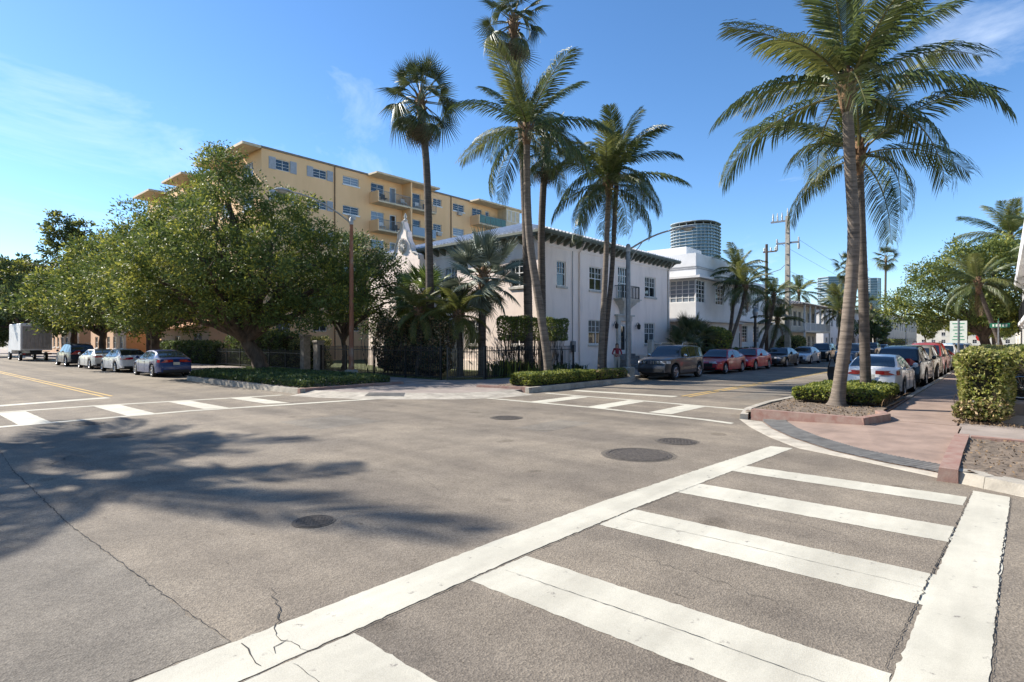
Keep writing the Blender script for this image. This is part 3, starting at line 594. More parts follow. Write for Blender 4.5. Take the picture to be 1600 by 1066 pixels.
# ---------------------------------------------------------------- ochre apartment building
M_OCH = mat('ochre_stucco', (0.87, 0.56, 0.3), 0.9, col2=(0.75, 0.47, 0.24), scale=0.5, stretch=(1, 1, 0.3), bump=0.15, bscale=20, detail=6)
M_OCHE = mat('ochre_edge', (0.6, 0.5, 0.34), 0.8, var=0.1, scale=2)
M_SHUT = mat('blue_grey_shutter', (0.36, 0.38, 0.42), 0.6, var=0.08, scale=8)
M_ROOFED = mat('roof_edge_metal', (0.2, 0.17, 0.13), 0.6, var=0.15)
ya = thing('apartment_building', 'six-storey ochre apartment building with balconies rising behind the trees', 'building', (22.5,48,0.1), world=True)
YF, XL, ZT = 48.0, 22.5, 18.5; Ty, Tx = TF(YF), TL(XL); FL = 2.84
cols = [(23.75,25.05,0.95,'s'),(27.3,28.7,0.85,'s'),(30.4,32.2,0.8,'w'),(33.6,35.2,1.25,'b'),(35.9,36.75,1.95,'d'),(38.0,40.0,1.6,'b'),(41.8,43.05,0.8,'w'),(44.8,46.6,0.85,'w'),(47.9,49.6,1.0,'b'),(50.2,50.9,1.9,'d')]
hl_, wl = [], []
for f in range(6):
    top = 17.95-f*FL
    for a, b, hh, k in cols:
        z1 = top-0.05; q_ = (a, b, z1-hh, z1); hl_.append(q_); wl.append((q_, k, f))
wall('wall', ya, Ty, XL, 55.0, 0.1, ZT, hl_, M_OCH, 0.18)
for q_, k, f in wl:
    if f > 3: 
        window(ya, Ty, q_, cols=2, rows=1, depth=0.14, sill=False); continue
    if k == 'd': window(ya, Ty, q_, cols=1, rows=1, depth=0.14, sill=False, fw=0.1, gm=M_GLASSB if (f+int(q_[0])) % 2 else M_GLASS)
    else: window(ya, Ty, q_, cols=2, rows=3, depth=0.14, sill=(k == 'w'), mw=0.016, gm=random.choice([M_GLASS, M_GLASS, M_GLASSB]))
    if k == 's':
        for a, b in ((q_[0]-0.62, q_[0]-0.02), (q_[1]+0.02, q_[1]+0.62)):
            mb = MB(); tbox(mb, Ty, a, b, -0.05, -0.003, q_[2]-0.05, q_[3]+0.05)
            for j in range(9): tbox(mb, Ty, a+0.05, b-0.05, -0.07, -0.048, q_[2]+0.02+j*0.1, q_[2]+0.06+j*0.1)
            mb.build('shutter', M_SHUT, ya)
# avenue end wall: paired windows and balcony roofs
le = []
for f in range(6):
    for a in (49.6, 54.0, 58.5, 62.5, 67.0, 72.0): le.append((a, a+2.2, 16.4-f*FL, 17.7-f*FL))
wall('wall', ya, Tx, YF, 77, 0.1, ZT, le, M_OCH, 0.18)
for q_ in le[:18]: window(ya, Tx, q_, cols=4, rows=1, depth=0.14, sill=True, mw=0.03, gm=random.choice([M_GLASS, M_GLASSB]))
MB().quad((55,YF,0.1),(55,77,0.1),(55,77,ZT),(55,YF,ZT)).build('wall', M_OCH, ya); MB().quad((XL,77,0.1),(55,77,0.1),(55,77,ZT),(XL,77,ZT)).build('wall', M_OCH, ya)
mb = MB(); mb.box(XL-0.12, 55.12, YF-0.12, 77, ZT, ZT+0.16); mb.build('roof', M_ROOFED, ya)
for a, b in ((33.1,41.3),(47.3,55.9)):                                    # canopies over the balcony stacks
    mb = MB(); mb.add([(a,YF-0.125,18.42),(b,YF-0.125,18.42),(b,YF-1.7,18.42),(a,YF-1.7,18.42),(a,YF-0.125,18.62),(b,YF-0.125,18.62),(b,YF-1.75,18.58),(a,YF-1.75,18.58)],[(0,1,2,3),(4,5,6,7),(0,1,5,4),(1,2,6,5),(2,3,7,6),(3,0,4,7)]); mb.build('canopy', M_OCHE, ya)
for a, b in ((52.0,57.5),(61.0,66.5),(70.5,76)):
    MB().box(XL-1.9, XL-0.125, a, b, 18.4, 18.6).build('canopy', M_OCHE, ya)
MB().box(XL-1.7, XL-0.125, YF-0.2, YF+3.6, 18.4, 18.62).build('canopy', M_OCHE, ya)
for f in range(5):
    z = 17.95-1.95-0.12-f*FL
    for (a, b, mid, nm) in ((33.4,41.0,37.55,0),(47.6,52.4,None,1)):
        bo = MB().box(a, b, YF-1.45, YF-0.003, z-0.16, z).build('balcony', M_OCHE, ya)
        mb = MB(); mb.box(a-0.003, a+0.12, YF-1.46, YF-0.004, z-0.17, z+0.95); mb.build('parapet', M_OCH, bo)
        if f == 1 and nm == 0:
            MB().box(mid+0.2, b-0.05, YF-1.44, YF-1.4, z+0.02, z+0.9).build('parapet', M_GLASSB, bo)
            railing('railing', bo, Ty, a+0.15, mid-0.08, -1.41, z, z+1.0, M_STEEL, 0.14, 0.012)
        elif nm == 1 and f == 0:
            mb = MB()
            for j in range(5): mb.box(a+0.2+j*0.92, a+1.05+j*0.92, YF-1.44, YF-1.41, z+0.08, z+0.95)
            mb.build('glass_panel', mat('green_glass_panel', (0.07, 0.15, 0.11), 0.15, var=0.1), bo); railing('railing', bo, Ty, a+0.14, b, -1.39, z, z+1.0, M_STEEL, 0.92, 0.02)
        else:
            railing('railing', bo, Ty, a+0.15, (mid or b)-0.08, -1.41, z, z+1.0, M_STEEL, 0.14, 0.012)
            if mid: railing('railing', bo, Ty, mid+0.1, b, -1.41, z, z+1.0, M_STEEL, 0.14, 0.012)
        if mid: MB().box(mid-0.09, mid+0.09, YF-1.5, YF-0.003, z-0.19 if f == 4 else z, z+FL-0.17).build('party_fin', M_OCH, ya)
    mb = MB(); mb.box(52.4, 55.0, YF-1.45, YF-0.005, z-0.16, z+FL-0.18); eb = mb.build('enclosed_bay', M_OCHE, ya)
    TE = TF(YF-1.5)
    for j in range(3): window(eb, TE, (52.55+j*0.8, 53.3+j*0.8, z+0.95, z+2.35), cols=1, rows=1, depth=0.055, sill=False, gm=M_GLASSB)
M_AC = mat('air_conditioner', (0.45,0.44,0.42), 0.6, var=0.1)
for (a, f) in ((31.0,1),(28.2,2),(42.2,1),(45.4,0),(45.4,2)):
    z = 17.0-f*FL; mb = MB(); mb.box(a, a+0.62, YF-0.32, YF-0.002, z-0.42, z-0.02)
    for k in range(5): mb.box(a+0.04, a+0.58, YF-0.335, YF-0.319, z-0.38+0.07*k, z-0.35+0.07*k)
    mb.build('air_conditioner', M_AC, ya)
for (a, f, c_) in ((34.4,0,0),(36.9,0,1),(38.8,0,1),(39.9,0,0),(34.2,1,1),(36.0,1,0),(49.0,1,0),(38.9,2,1)):
    z = 17.95-1.95-0.12-f*FL; mb = MB()
    mb.box(a, a+0.5, YF-1.0, YF-0.5, z+0.4, z+0.45); mb.box(a, a+0.5, YF-0.54, YF-0.5, z+0.45, z+0.9)
    for dx in (0.02,0.45):
        for dy in (0.98,0.53): mb.box(a+dx, a+dx+0.03, YF-dy, YF-dy+0.03, z+0.003, z+0.4)
    mb.build('balcony_chair', M_WHITE if c_ else M_FENCE, ya)
for xx in (29.5, 44.45): MB().tube([(xx,YF-0.07,0.2),(xx,YF-0.07,18.55)], 0.055, 8).build('downpipe', mat('brown_pipe', (0.2, 0.12, 0.06), 0.7, var=0.1), ya)

# ---------------------------------------------------------------- streamlined white building next door
M_DECO = mat('white_render', (0.72, 0.71, 0.69), 0.85, var=0.06, scale=0.8, bump=0.15, bscale=25, detail=7)
M_PINK = mat('pink_render', (0.55, 0.38, 0.33), 0.85, var=0.08, scale=1)
da = thing('streamlined_building', 'two-storey white streamlined building with eyebrow ledge and corner windows next to the house', 'building', (43.5,18.5,0.1), world=True)
DX0, DX1, DY = 43.5, 53.2, 18.5; Tf, Tl = TF(DY), TL(DX0)
ho = [(43.58,45.4,5.05,6.85),(47.6,49.4,5.05,6.8),(50.6,52.0,5.05,6.8)]
wall('wall', da, Tf, DX0, DX1, 0.1, 8.97, ho, M_DECO); hol = [(18.56,21.3,5.05,6.85)]
for q_ in ho: window(da, Tf, q_, cols=3, rows=5, mw=0.028, sill=False)
wall('wall', da, Tl, DY, 36, 0.1, 8.97, hol, M_DECO)
window(da, Tl, hol[0], cols=5, rows=5, mw=0.03, sill=False, gm=M_GLASSB)
MB().quad((DX1,DY,0.1),(DX1,36,0.1),(DX1,36,8.97),(DX1,DY,8.97)).build('wall', M_DECO, da); MB().quad((DX0,DY,8.9),(DX1,DY,8.9),(DX1,36,8.9),(DX0,36,8.9)).build('roof', M_DECO, da)
mb = MB(); mb.box(DX0-0.55, DX1+0.3, DY-0.55, DY-0.003, 6.95, 7.14); mb.box(DX0-0.55, DX0-0.003, DY-0.003, 36, 6.952, 7.138); mb.build('eyebrow_ledge', M_DECO, da)
for z in (7.75, 7.88):
    mb = MB(); mb.box(DX0-0.05, DX1, DY-0.05, DY-0.003, z, z+0.06); mb.box(DX0-0.052, DX0-0.003, DY-0.003, 36, z+0.001, z+0.058); mb.build('band', mat('grey_band', (0.45, 0.45, 0.45), 0.8, var=0.1), da)
mb = MB(); mb.box(DX0-0.5, DX1, DY-0.5, DY-0.004, 3.5, 3.64); mb.box(DX0-0.5, DX0-0.004, DY-0.004, 25, 3.502, 3.638); mb.build('eyebrow_ledge', M_DECO, da)
MB().box(49.6, 53.0, 22.0, 26.0, 8.9, 10.6).build('stair_tower', M_DECO, da)
dwx = 66.5; Tw = TF(20.2); hw = []
for (a, b) in ((54.3,55.6),(58.6,60.5),(62.3,64.2)):
    hw += [(a,b,5.2,7.2),(a,b,1.8,3.55)]
wall('wall', da, Tw, DX1, dwx, 0.1, 8.2, hw, M_DECO)
for q_ in hw: window(da, Tw, q_, cols=3, rows=5, mw=0.028, sill=False)
MB().quad((DX1,20.2,8.15),(dwx,20.2,8.15),(dwx,36,8.15),(DX1,36,8.15)).build('roof', M_DECO, da); MB().quad((dwx,20.2,0.1),(dwx,36,0.1),(dwx,36,8.2),(dwx,20.2,8.2)).build('wall', M_DECO, da)
mb = MB(); mb.box(DX1, dwx+0.3, 19.5, 20.197, 7.45, 7.6); mb.build('eyebrow_ledge', M_DECO, da); MB().box(DX1, dwx+0.3, 19.3, 20.197, 3.85, 4.0).build('eyebrow_ledge', M_DECO, da)
MB().box(55.7, 58.4, 20.05, 20.196, 0.1, 3.8).build('entrance_wall', M_PINK, da)
dd = MB(); dd.box(56.3, 57.8, 19.99, 20.045, 0.5, 2.9); do = dd.build('door', M_WHITE, da); MB().box(56.42, 57.0, 19.975, 19.989, 0.7, 2.75).build('pane', M_GLASS, do); MB().box(57.1, 57.68, 19.975, 19.989, 0.7, 2.75).build('pane', M_GLASS, do)
for z in (0.3,): MB().box(43.3, dwx, 16.9, 17.1, 0.1, 0.75).build('garden_wall', M_DECO, da)

# ---------------------------------------------------------------- balcony house, cream block, towers, neighbour
ba = thing('balcony_house', 'two-storey cream house with long upper veranda and grey hipped roof beyond the utility pole', 'house', (68.5,18.0,0.1), world=True)
M_CRM = mat('cream_render', (0.6, 0.56, 0.47), 0.85, var=0.08, scale=0.7)
Tb = TF(18.6); hb = []
for k in range(6): hb += [(69.3+k*2.1,70.6+k*2.1,3.7,5.5),(69.3+k*2.1,70.6+k*2.1,0.9,2.6)]
wall('wall', ba, Tb, 68.5, 82, 0.1, 6.1, hb, M_CRM)
for q_ in hb: window(ba, Tb, q_, cols=2, rows=2, sill=False)
MB().quad((68.5,18.6,0.1),(68.5,32,0.1),(68.5,32,6.1),(68.5,18.6,6.1)).build('wall', M_CRM, ba)
MB().box(70, 82.2, 17.0, 18.597, 2.95, 3.12).build('balcony', M_CRM, ba); railing('railing', ba, Tb, 70, 82.2, -1.55, 3.12, 4.05, M_WHITE, 0.2, 0.02)
for k in range(6): MB().box(70+k*2.42, 70.16+k*2.42, 17.02, 17.18, 0.1 if k in (0,5) else 3.12, 6.1).build('veranda_post', M_WHITE, ba)
hip(67.9, 82.8, 16.6, 32.6, 6.1, 1.6).build('roof', mat('grey_roof', (0.3, 0.28, 0.26), 0.8, var=0.15), ba)
ca = thing('cream_block', 'long two-storey cream block far along the street past the tall thin palm', 'building', (128,18.5,0.1), world=True)
Tc, Tcl = TF(19.0), TL(128.0); hc = []
for k in range(16): hc += [(130+k*4.2,131.6+k*4.2,4.4,6.2),(130+k*4.2,131.6+k*4.2,0.9,2.8)]
wall('wall', ca, Tc, 128, 198, 0.1, 7.8, hc, M_CRM)
for q_ in hc: window(ca, Tc, q_, cols=2, rows=1, sill=False)
hcl = [(20+k*3.0,21.8+k*3.0,z,z+1.7) for k in range(5) for z in (1.0,4.4)]
wall('wall', ca, Tcl, 19, 36, 0.1, 7.8, hcl, M_CRM)
for q_ in hcl: window(ca, Tcl, q_, cols=2, rows=1, sill=False)
mb = MB(); mb.box(127.5, 198.4, 18.5, 36.4, 7.8, 8.0); mb.build('roof', M_CRM, ca)
def tower(name, label, cx, cy, rx, ry, z1, floors, n, m_s, m_g, crown=True, z0=0):
    o = thing(name, label, 'tower', (cx, cy, 0)); fh_ = z1/floors
    def ring(mb, sx, sy, a, b):
        vs = []
        for z in (a, b):
            for j in range(n):
                t = 2*PI*j/n; c, s_ = math.cos(t), math.sin(t); pw = 0.75 if n > 10 else 1
                vs.append((sx*abs(c)**pw*(1 if c >= 0 else -1), sy*abs(s_)**pw*(1 if s_ >= 0 else -1), z))
        mb.add(vs, [tuple(range(n-1,-1,-1)), tuple(range(n,2*n))]+[(j,(j+1)%n,n+(j+1)%n,n+j) for j in range(n)])
    mb = MB(); ring(mb, rx*0.93, ry*0.93, 0, z1); mb.build('glass_wall', m_g, o)
    for k in range(1, floors+1):
        if k*fh_ < z0: continue
        mb = MB(); ring(mb, rx, ry, k*fh_-0.75, k*fh_-0.3); mb.build('floor_slab', m_s, o)
    mb = MB()
    for j in range(n): t = 2*PI*j/n; c, s_ = math.cos(t), math.sin(t); x, y = rx*0.95*abs(c)**0.75*(1 if c>=0 else -1), ry*0.95*abs(s_)**0.75*(1 if s_>=0 else -1); mb.box(x-0.2, x+0.2, y-0.2, y+0.2, z0, z1)
    mb.build('mullion', m_s, o)
    if crown:
        mb = MB(); ring(mb, rx*0.7, ry*0.7, z1, z1+3.2); mb.build('plant_room', M_BLACK if crown == 1 else m_s, o); mb = MB(); ring(mb, rx*1.0, ry*1.0, z1+3.2, z1+3.7); mb.build('roof_ring', m_s, o)
        mb = MB()
        for j in range(0, n, 2): t = 2*PI*j/n; mb.box(rx*0.9*math.cos(t)-0.3, rx*0.9*math.cos(t)+0.3, ry*0.9*math.sin(t)-0.3, ry*0.9*math.sin(t)+0.3, z1, z1+3.2)
        mb.build('crown_post', m_s, o)
M_TG = mat('tower_glass', (0.1, 0.17, 0.22), 0.1, var=0.3, scale=0.12, spec=0.9); M_TS = mat('tower_slab', (0.5, 0.54, 0.57), 0.6, var=0.05)
tower('glass_tower', 'curved glass tower with white floor edges rising behind the streamlined building', 580, 247, 25.5, 24, 121, 37, 32, M_TS, M_TG, 1, 40)
tower('distant_tower', 'pale distant high-rise showing left of the tall palm trunks', 788, 161, 22, 17, 80, 26, 8, M_TS, M_TG, 0, 30)
tower('distant_tower', 'pale distant high-rise showing right of the tall palm trunks', 820, 124, 12, 10, 79, 26, 8, M_TS, M_TG, 0, 30)
# white neighbour at the picture's edge: long eave, balcony, columns along the side street
na = thing('neighbour_house', 'white house with long balcony and deep eave behind the clipped hedge', 'house', (27,-2.0,0.1), world=True)
Tn = TF(-2.2); hn = [(30+k*4.2,31.6+k*4.2,z,z+1.6) for k in range(7) for z in (0.9,3.9)]
wall('wall', na, lambda u, d, z: (u, -2.2-d, z), 26, 58, 0.1, 6.0, hn, M_DECO)
for q_ in hn: window(na, lambda u, d, z: (u, -2.2-d, z), q_, cols=2, rows=3)
MB().quad((58,-12,0.1),(58,-2.2,0.1),(58,-2.2,6),(58,-12,6)).build('wall', M_DECO, na); MB().quad((26,-12,0.1),(26,-2.2,0.1),(26,-2.2,6),(26,-12,6)).build('wall', M_DECO, na)
MB().box(26, 58.3, -2.197, -0.72, 3.02, 3.24).build('balcony', M_DECO, na); railing('railing', na, lambda u, d, z: (u, -0.78+d, z), 26, 58.2, 0, 3.24, 4.2, M_FENCE, 0.16, 0.012)
for k in range(6):
    for z0, z1 in ((0.1,3.02),(3.245,5.75)):
        mb = MB(); mb.box(27+k*6.1, 27.28+k*6.1, -1.2, -0.9, z0, z1-0.18); mb.box(26.93+k*6.1, 27.35+k*6.1, -1.27, -0.83, z1-0.18, z1-0.002); mb.build('column', M_DECO, na)
MB().add([(25.2,-0.55,5.75),(58.8,-0.55,5.75),(58.8,-12,8.0),(25.2,-12,8.0),(25.2,-0.5,6.1),(58.8,-0.5,6.1),(58.8,-12,8.35),(25.2,-12,8.35)],[(0,1,2,3),(4,5,6,7),(0,1,5,4),(1,2,6,5),(2,3,7,6),(3,0,4,7)]).build('roof', M_DECO, na)
# peach buildings glimpsed under the avenue trees
M_PEACH = mat('peach_render', (0.62, 0.4, 0.25), 0.85, var=0.08, scale=0.5)
for (x, y0, y1, z, lab) in ((21.0,80,96,6.5,'two-storey peach building glimpsed under the trees behind the parked truck'),(20.5,100,125,7.0,'farther peach building at the end of the avenue trees')):
    o = thing('peach_building', lab, 'building', (x,y0,0.1), world=True); T_ = TL(x); hp = [(y0+1.2+k*2.8,y0+2.6+k*2.8,q_,q_+1.5) for k in range(int((y1-y0-2)/2.8)) for q_ in (1.0,4.0)]
    wall('wall', o, T_, y0, y1, 0.1, z, hp, M_PEACH)
    for q_ in hp: window(o, T_, q_, cols=2, rows=2)
    wall('wall', o, TF(y0), x, x+14, 0.1, z, [], M_PEACH); MB().box(x-0.5, x+14, y0-0.5, y1, z, z+0.3).build('roof', M_OCHE, o)
o = thing('garden_pavilion', 'low peach garden building with tiled lean-to roof behind the parked sedans', 'building', (19.5,51,0.1), world=True)
wall('wall', o, TL(19.2), 50.5, 62, 0.1, 3.2, [(52,54,0.2,2.6),(57,58.2,0.9,2.4)], M_PEACH)
for q_ in ((52,54,0.2,2.6),(57,58.2,0.9,2.4)): window(o, TL(19.2), q_, cols=2, rows=2, sill=False)
wall('wall', o, TF(50.5), 19.2, 22.3, 0.1, 3.2, [], M_PEACH)
MB().add([(18.6,50.1,3.1),(22.4,50.1,4.2),(22.4,62.4,4.2),(18.6,62.4,3.1),(18.6,50.1,3.22),(22.4,50.1,4.32),(22.4,62.4,4.32),(18.6,62.4,3.22)],[(0,1,2,3),(4,5,6,7),(0,1,5,4),(1,2,6,5),(2,3,7,6),(3,0,4,7)]).build('roof', mat('orange_tile', (0.5,0.25,0.12), 0.8, var=0.2, scale=6), o)

# unseen houses added behind the camera for bounce and reflections; more along both streets
def plain_house(name, label, x0, x1, y0, y1, z, m, faces, ws=3.4):
    o = thing(name, label, 'house', (x0,y0,0.1), world=True, group='houses of the neighbouring blocks')
    for f in 'xXyY':
        T_ = {'x': lambda u,d,q: (x0+d,u,q), 'X': lambda u,d,q: (x1-d,u,q), 'y': lambda u,d,q: (u,y0+d,q), 'Y': lambda u,d,q: (u,y1-d,q)}[f]; a, b = (y0,y1) if f in 'xX' else (x0,x1)
        hh = [(a+1.2+k*ws,a+2.6+k*ws,q,q+1.5) for k in range(int((b-a-1.4)/ws)) for q in (1.0,4.1) if q+1.6 < z] if f in faces else []
        wall('wall', o, T_, a, b, 0.1, z, hh, m)
        for q_ in hh: window(o, T_, q_, cols=2, rows=2)
    MB().box(x0-0.4, x1+0.4, y0-0.4, y1+0.4, z, z+0.3).build('roof', M_OCHE, o)
plain_house('bounce_block', 'unseen cream two-storey house added behind the viewpoint to bounce and reflect light', -24, -7, -32, -3, 7.2, M_CRM, 'XY')
plain_house('bounce_block', 'unseen white two-storey house added across the avenue to bounce and reflect light', -24, -7, 22, 60, 7.5, M_DECO, 'Xy')
plain_house('bounce_block', 'unseen white house added behind the soil bed to bounce light and cut glare', 15.5, 25.2, -24, -4.5, 6.4, M_DECO, 'xY')
for k, (a, b, z, m_, lab) in enumerate(((62,78,6.5,M_CRM,'cream house under the dense rounded tree'),(82,104,7.0,M_DECO,'white house farther along the hedge side of the side street'),(108,140,7.0,M_PEACH if 'M_PEACH' in globals() else M_CRM,'peach house far along the hedge side'),(146,230,8.0,M_CRM,'last cream block on the hedge side'))): plain_house('row_house', lab, a, b, -16, -2.5, z, m_, 'xY')
plain_house('row_house', 'white house between the balcony house and the cream block', 90, 122, 19.5, 34, 6.8, M_DECO, 'xy')
plain_house('row_house', 'low block closing the end of the side street', 300, 330, -30, 60, 9.0, M_CRM, 'x')
plain_house('row_house', 'white block closing the end of the avenue', -20, 40, 260, 280, 9.0, M_DECO, 'y')
plain_house('row_house', 'cream house on the avenue past the peach buildings', 20.5, 34, 130, 170, 7.0, M_CRM, 'xy')
# ---------------------------------------------------------------- vegetation
M_BARK = mat('bark', (0.12, 0.085, 0.06), 0.95, var=0.35, scale=5, bump=0.8, bscale=12, stretch=(1, 1, 0.35), detail=8)
M_LEAF = mat('broad_leaf', (0.175, 0.215, 0.05), 0.58, col2=(0.075, 0.11, 0.03), island=1.0, trans=0.3, spec=0.35)
M_LEAF2 = mat('olive_lit_leaf', (0.42, 0.4, 0.07), 0.55, col2=(0.2, 0.22, 0.045), island=1.0, trans=0.38, spec=0.35)  # paler yellow tone that paints sunlit highlights into the crowns
M_LEAFD = mat('dark_leaf', (0.12, 0.16, 0.06), 0.55, col2=(0.05, 0.078, 0.032), island=1.0, trans=0.3, spec=0.35)
M_LEAFY = mat('yellow_green_leaf', (0.38, 0.38, 0.07), 0.55, col2=(0.14, 0.18, 0.04), island=1.0, trans=0.4, spec=0.35)
M_HEDGE = mat('variegated_leaf', (0.5, 0.45, 0.17), 0.55, col2=(0.07, 0.1, 0.025), island=1.0, trans=0.4, spec=0.35)
M_BROWN = mat('bronze_leaf', (0.5, 0.34, 0.17), 0.6, col2=(0.035, 0.03, 0.015), island=1.0, trans=0.2)
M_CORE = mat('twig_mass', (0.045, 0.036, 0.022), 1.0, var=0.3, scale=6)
CL = []                                             # one random number per clump, so whole clumps share a painted lit or darker tone
def blob_leaves(blobs, dens, size, cl=0.42, per=16, asp=0.42, inner=0.25, squash=0.85, droop=0.15, zmin=None):
    """leaf clumps over a set of (x,y,z,r) lobes; clumps lie near the lobes' outsides and are dropped where another lobe covers them"""
    B = np.array(blobs, float); out = []; CL.clear()
    for i, (x, y, z, r) in enumerate(B):
        n = int(dens*4*PI*r*r); d = rng.normal(0, 1, (n, 3)); d /= np.linalg.norm(d, axis=1)[:, None]
        rad = r*(1-np.abs(rng.normal(0, 0.16, n)))*(0.9+0.18*np.sin(d[:, 0]*5+i*2)*np.sin(d[:, 1]*4+i)*np.sin(d[:, 2]*5))
        c = np.array([x, y, z])+d*rad[:, None]*np.array([1, 1, squash])
        deep = np.zeros(n, bool)
        for j, (X, Y, Z, Rr) in enumerate(B):
            if j != i: deep |= np.linalg.norm((c-[X, Y, Z])/[1, 1, squash], axis=1) < Rr*0.74
        keep = ~deep | (rng.random(n) < inner)
        if zmin is not None: keep &= c[:, 2] > zmin
        c, d = c[keep], d[keep]; k = len(c); cc = np.repeat(c, per, 0)+rng.normal(0, cl*0.5, (k*per, 3))*[1, 1, 0.7]; dd_ = np.repeat(d, per, 0)*0.7+(cc-np.repeat(c, per, 0))*1.2
        dd_[:, 2] += 0.25; out.append(leaves(cc, dd_, size, asp, 0.45, droop)); CL.append(np.repeat(rng.random(k), per))
    return np.concatenate(out)
def limb(mb, a, b, r0, r1, bend=0.15, n=6, k=8):
    a, b = Vector(a), Vector(b); L_ = (b-a).length; off = Vector((random.uniform(-1,1), random.uniform(-1,1), random.uniform(0.1,1)))*bend*L_
    pts = [a.lerp(b, i/n)+off*math.sin(PI*i/n)+Vector((random.gauss(0,1),random.gauss(0,1),random.gauss(0,1)))*0.012*L_*(0 < i < n) for i in range(n+1)]
    mb.tube(pts, [r0+(r1-r0)*i/n for i in range(n+1)], k, cap=False); return pts
def tree(name, label, base, trunk, blobs, dens=4.5, size=0.2, m=M_LEAF, m2=None, tr=0.3, cl=0.42, per=16, group='street trees', asp=0.42, branches=14):
    """trunk: list of (dx,dy,z) points up to the fork; blobs relative to base"""
    t = thing(name, label, 'tree', base, group=group); mb = MB()
    pts = [(0,0,-0.15)]+list(trunk); k = len(pts)
    P = []
    for i in range(k-1):
        for j in range(4): P.append(Vector(pts[i]).lerp(Vector(pts[i+1]), j/4)+Vector((random.gauss(0,0.02),random.gauss(0,0.02),0)))
    P.append(Vector(pts[-1])); n = len(P); rr = [tr*(1.35 if i == 0 else 1.12 if i == 1 else 1-0.25*i/n)*random.uniform(0.94,1.06) for i in range(n)]
    mb.tube(P, rr, 10, cap=False); fork = P[-1]; F = []
    for i, (x, y, z, r) in enumerate(blobs):
        e = Vector((x, y, z-r*0.15)); st = fork if i % 3 else P[-2]; q = limb(mb, st, e, tr*0.62*min(1, r/2+0.3), 0.05, 0.14, 7, 8); F.append(q)
    for _ in range(branches):
        q = random.choice(F); s_ = q[random.randint(2, 5)]; b = random.choice(blobs); v = Vector((random.gauss(0,1),random.gauss(0,1),random.gauss(0.2,0.8))).normalized()
        limb(mb, s_, Vector(b[:3])+v*b[3]*0.8, 0.06, 0.012, 0.1, 5, 5)
    mb.build('trunk', M_BARK, t, smooth=60)
    cc_ = Vector((sum(b[0] for b in blobs)/len(blobs), sum(b[1] for b in blobs)/len(blobs), sum(b[2] for b in blobs)/len(blobs)-1)); sat = []
    for b in blobs:                                      # smaller tufts breaking the outline
        for _ in range(4):
            dv = ((Vector(b[:3])-cc_).normalized()*0.8+Vector((random.gauss(0,0.6),random.gauss(0,0.6),random.gauss(0.15,0.5)))).normalized(); sr = b[3]*random.uniform(0.26,0.44); p = Vector(b[:3])+dv*b[3]*random.uniform(0.85,1.02); sat.append((p.x,p.y,p.z,sr))
    Q = blob_leaves(list(blobs)+sat, dens, size, cl, per, asp); mm = [m, m2] if m2 else m
    quads('crown', Q, mm, t, mats=(np.concatenate(CL)*0.75+rng.random(len(Q))*0.25 < 0.3) if m2 else None); return t
# big spreading tree on the corner bed (crown lobes laid out along the view: right axis (.656,-.754), depth axis (.754,.656))
def vb(r, d, z, rad): return (0.656*r+0.754*d, -0.754*r+0.656*d, z, rad)
tree('spreading_tree', 'largest spreading broadleaf tree with dark forked trunk in the corner planting bed', (14.3,30.4,0.2), [(-0.15,0.1,0.8),(-0.5,0.35,1.4),(-0.7,0.45,1.9)],
     [vb(-2.0,0,9.6,2.0),vb(-3.8,0.5,8.0,2.1),vb(-1.4,-1,7.9,2.4),vb(0.8,0.2,7.9,2.1),vb(1.9,-0.5,6.3,2.1),vb(-4.2,-0.8,6.0,2.3),vb(-1.5,-2,5.6,2.4),vb(1.1,-1.7,4.7,2.0),vb(2.7,0.3,4.9,1.8),vb(-5.7,0,4.9,1.9),vb(-3.4,-2,4.2,1.8),
      vb(-0.6,2,7.4,2.4),vb(-3,2.4,6.2,2.5),vb(1.2,2.3,5.4,2.3),vb(-5.9,1.0,6.3,1.6),vb(-2.2,-0.2,11.2,1.1),vb(-6.6,-0.4,4.0,1.5),vb(3.5,-0.6,3.8,1.4),vb(-7.6,0.4,5.2,1.5),vb(-1.2,-2.4,3.9,1.5),vb(-4.9,-1.6,3.4,1.3),vb(0.9,-2.2,3.5,1.3),vb(2.6,-1.2,3.1,1.1),vb(-3.0,0.8,10.2,1.2),vb(-1.2,-3.9,6.3,1.9),vb(1.0,-3.6,5.4,1.7),vb(-3.6,-3.4,5.0,1.7),vb(-0.4,-4.6,5.2,1.4),vb(-4.7,0.5,9.0,1.3),vb(-5.8,0.6,7.6,1.4),vb(4.3,0.2,5.4,1.3),vb(4.5,0.3,4.0,1.2),vb(3.4,0.6,6.5,1.3)], 1.25, 0.185, M_LEAF, M_LEAF2, 0.42, cl=0.5, per=44, branches=26)
tree('yard_tree', 'smaller round dark-leaved tree inside the fence beside the leaning street lamp', (19.7,31.0,0.15), [(0.1,0,0.9),(0.0,0.1,2.0)],
     [vb(1.5,0,5.3,1.6),vb(0.4,-0.3,6.6,1.5),vb(1.2,0.3,7.4,1.2),vb(2.4,0.2,4.2,1.4),vb(0.3,0,4.3,1.5),vb(2.9,-0.2,5.4,1.1),vb(-0.8,0,5.2,1.2),vb(1.3,0.8,3.6,1.3),vb(-1.6,-0.4,3.9,1.3),vb(3.3,0,4.4,1.1),vb(-1.4,0,6.3,1.1),vb(2.3,0,6.6,1.1)], 1.5, 0.18, M_LEAFD, M_LEAF, 0.17, cl=0.55, per=44)
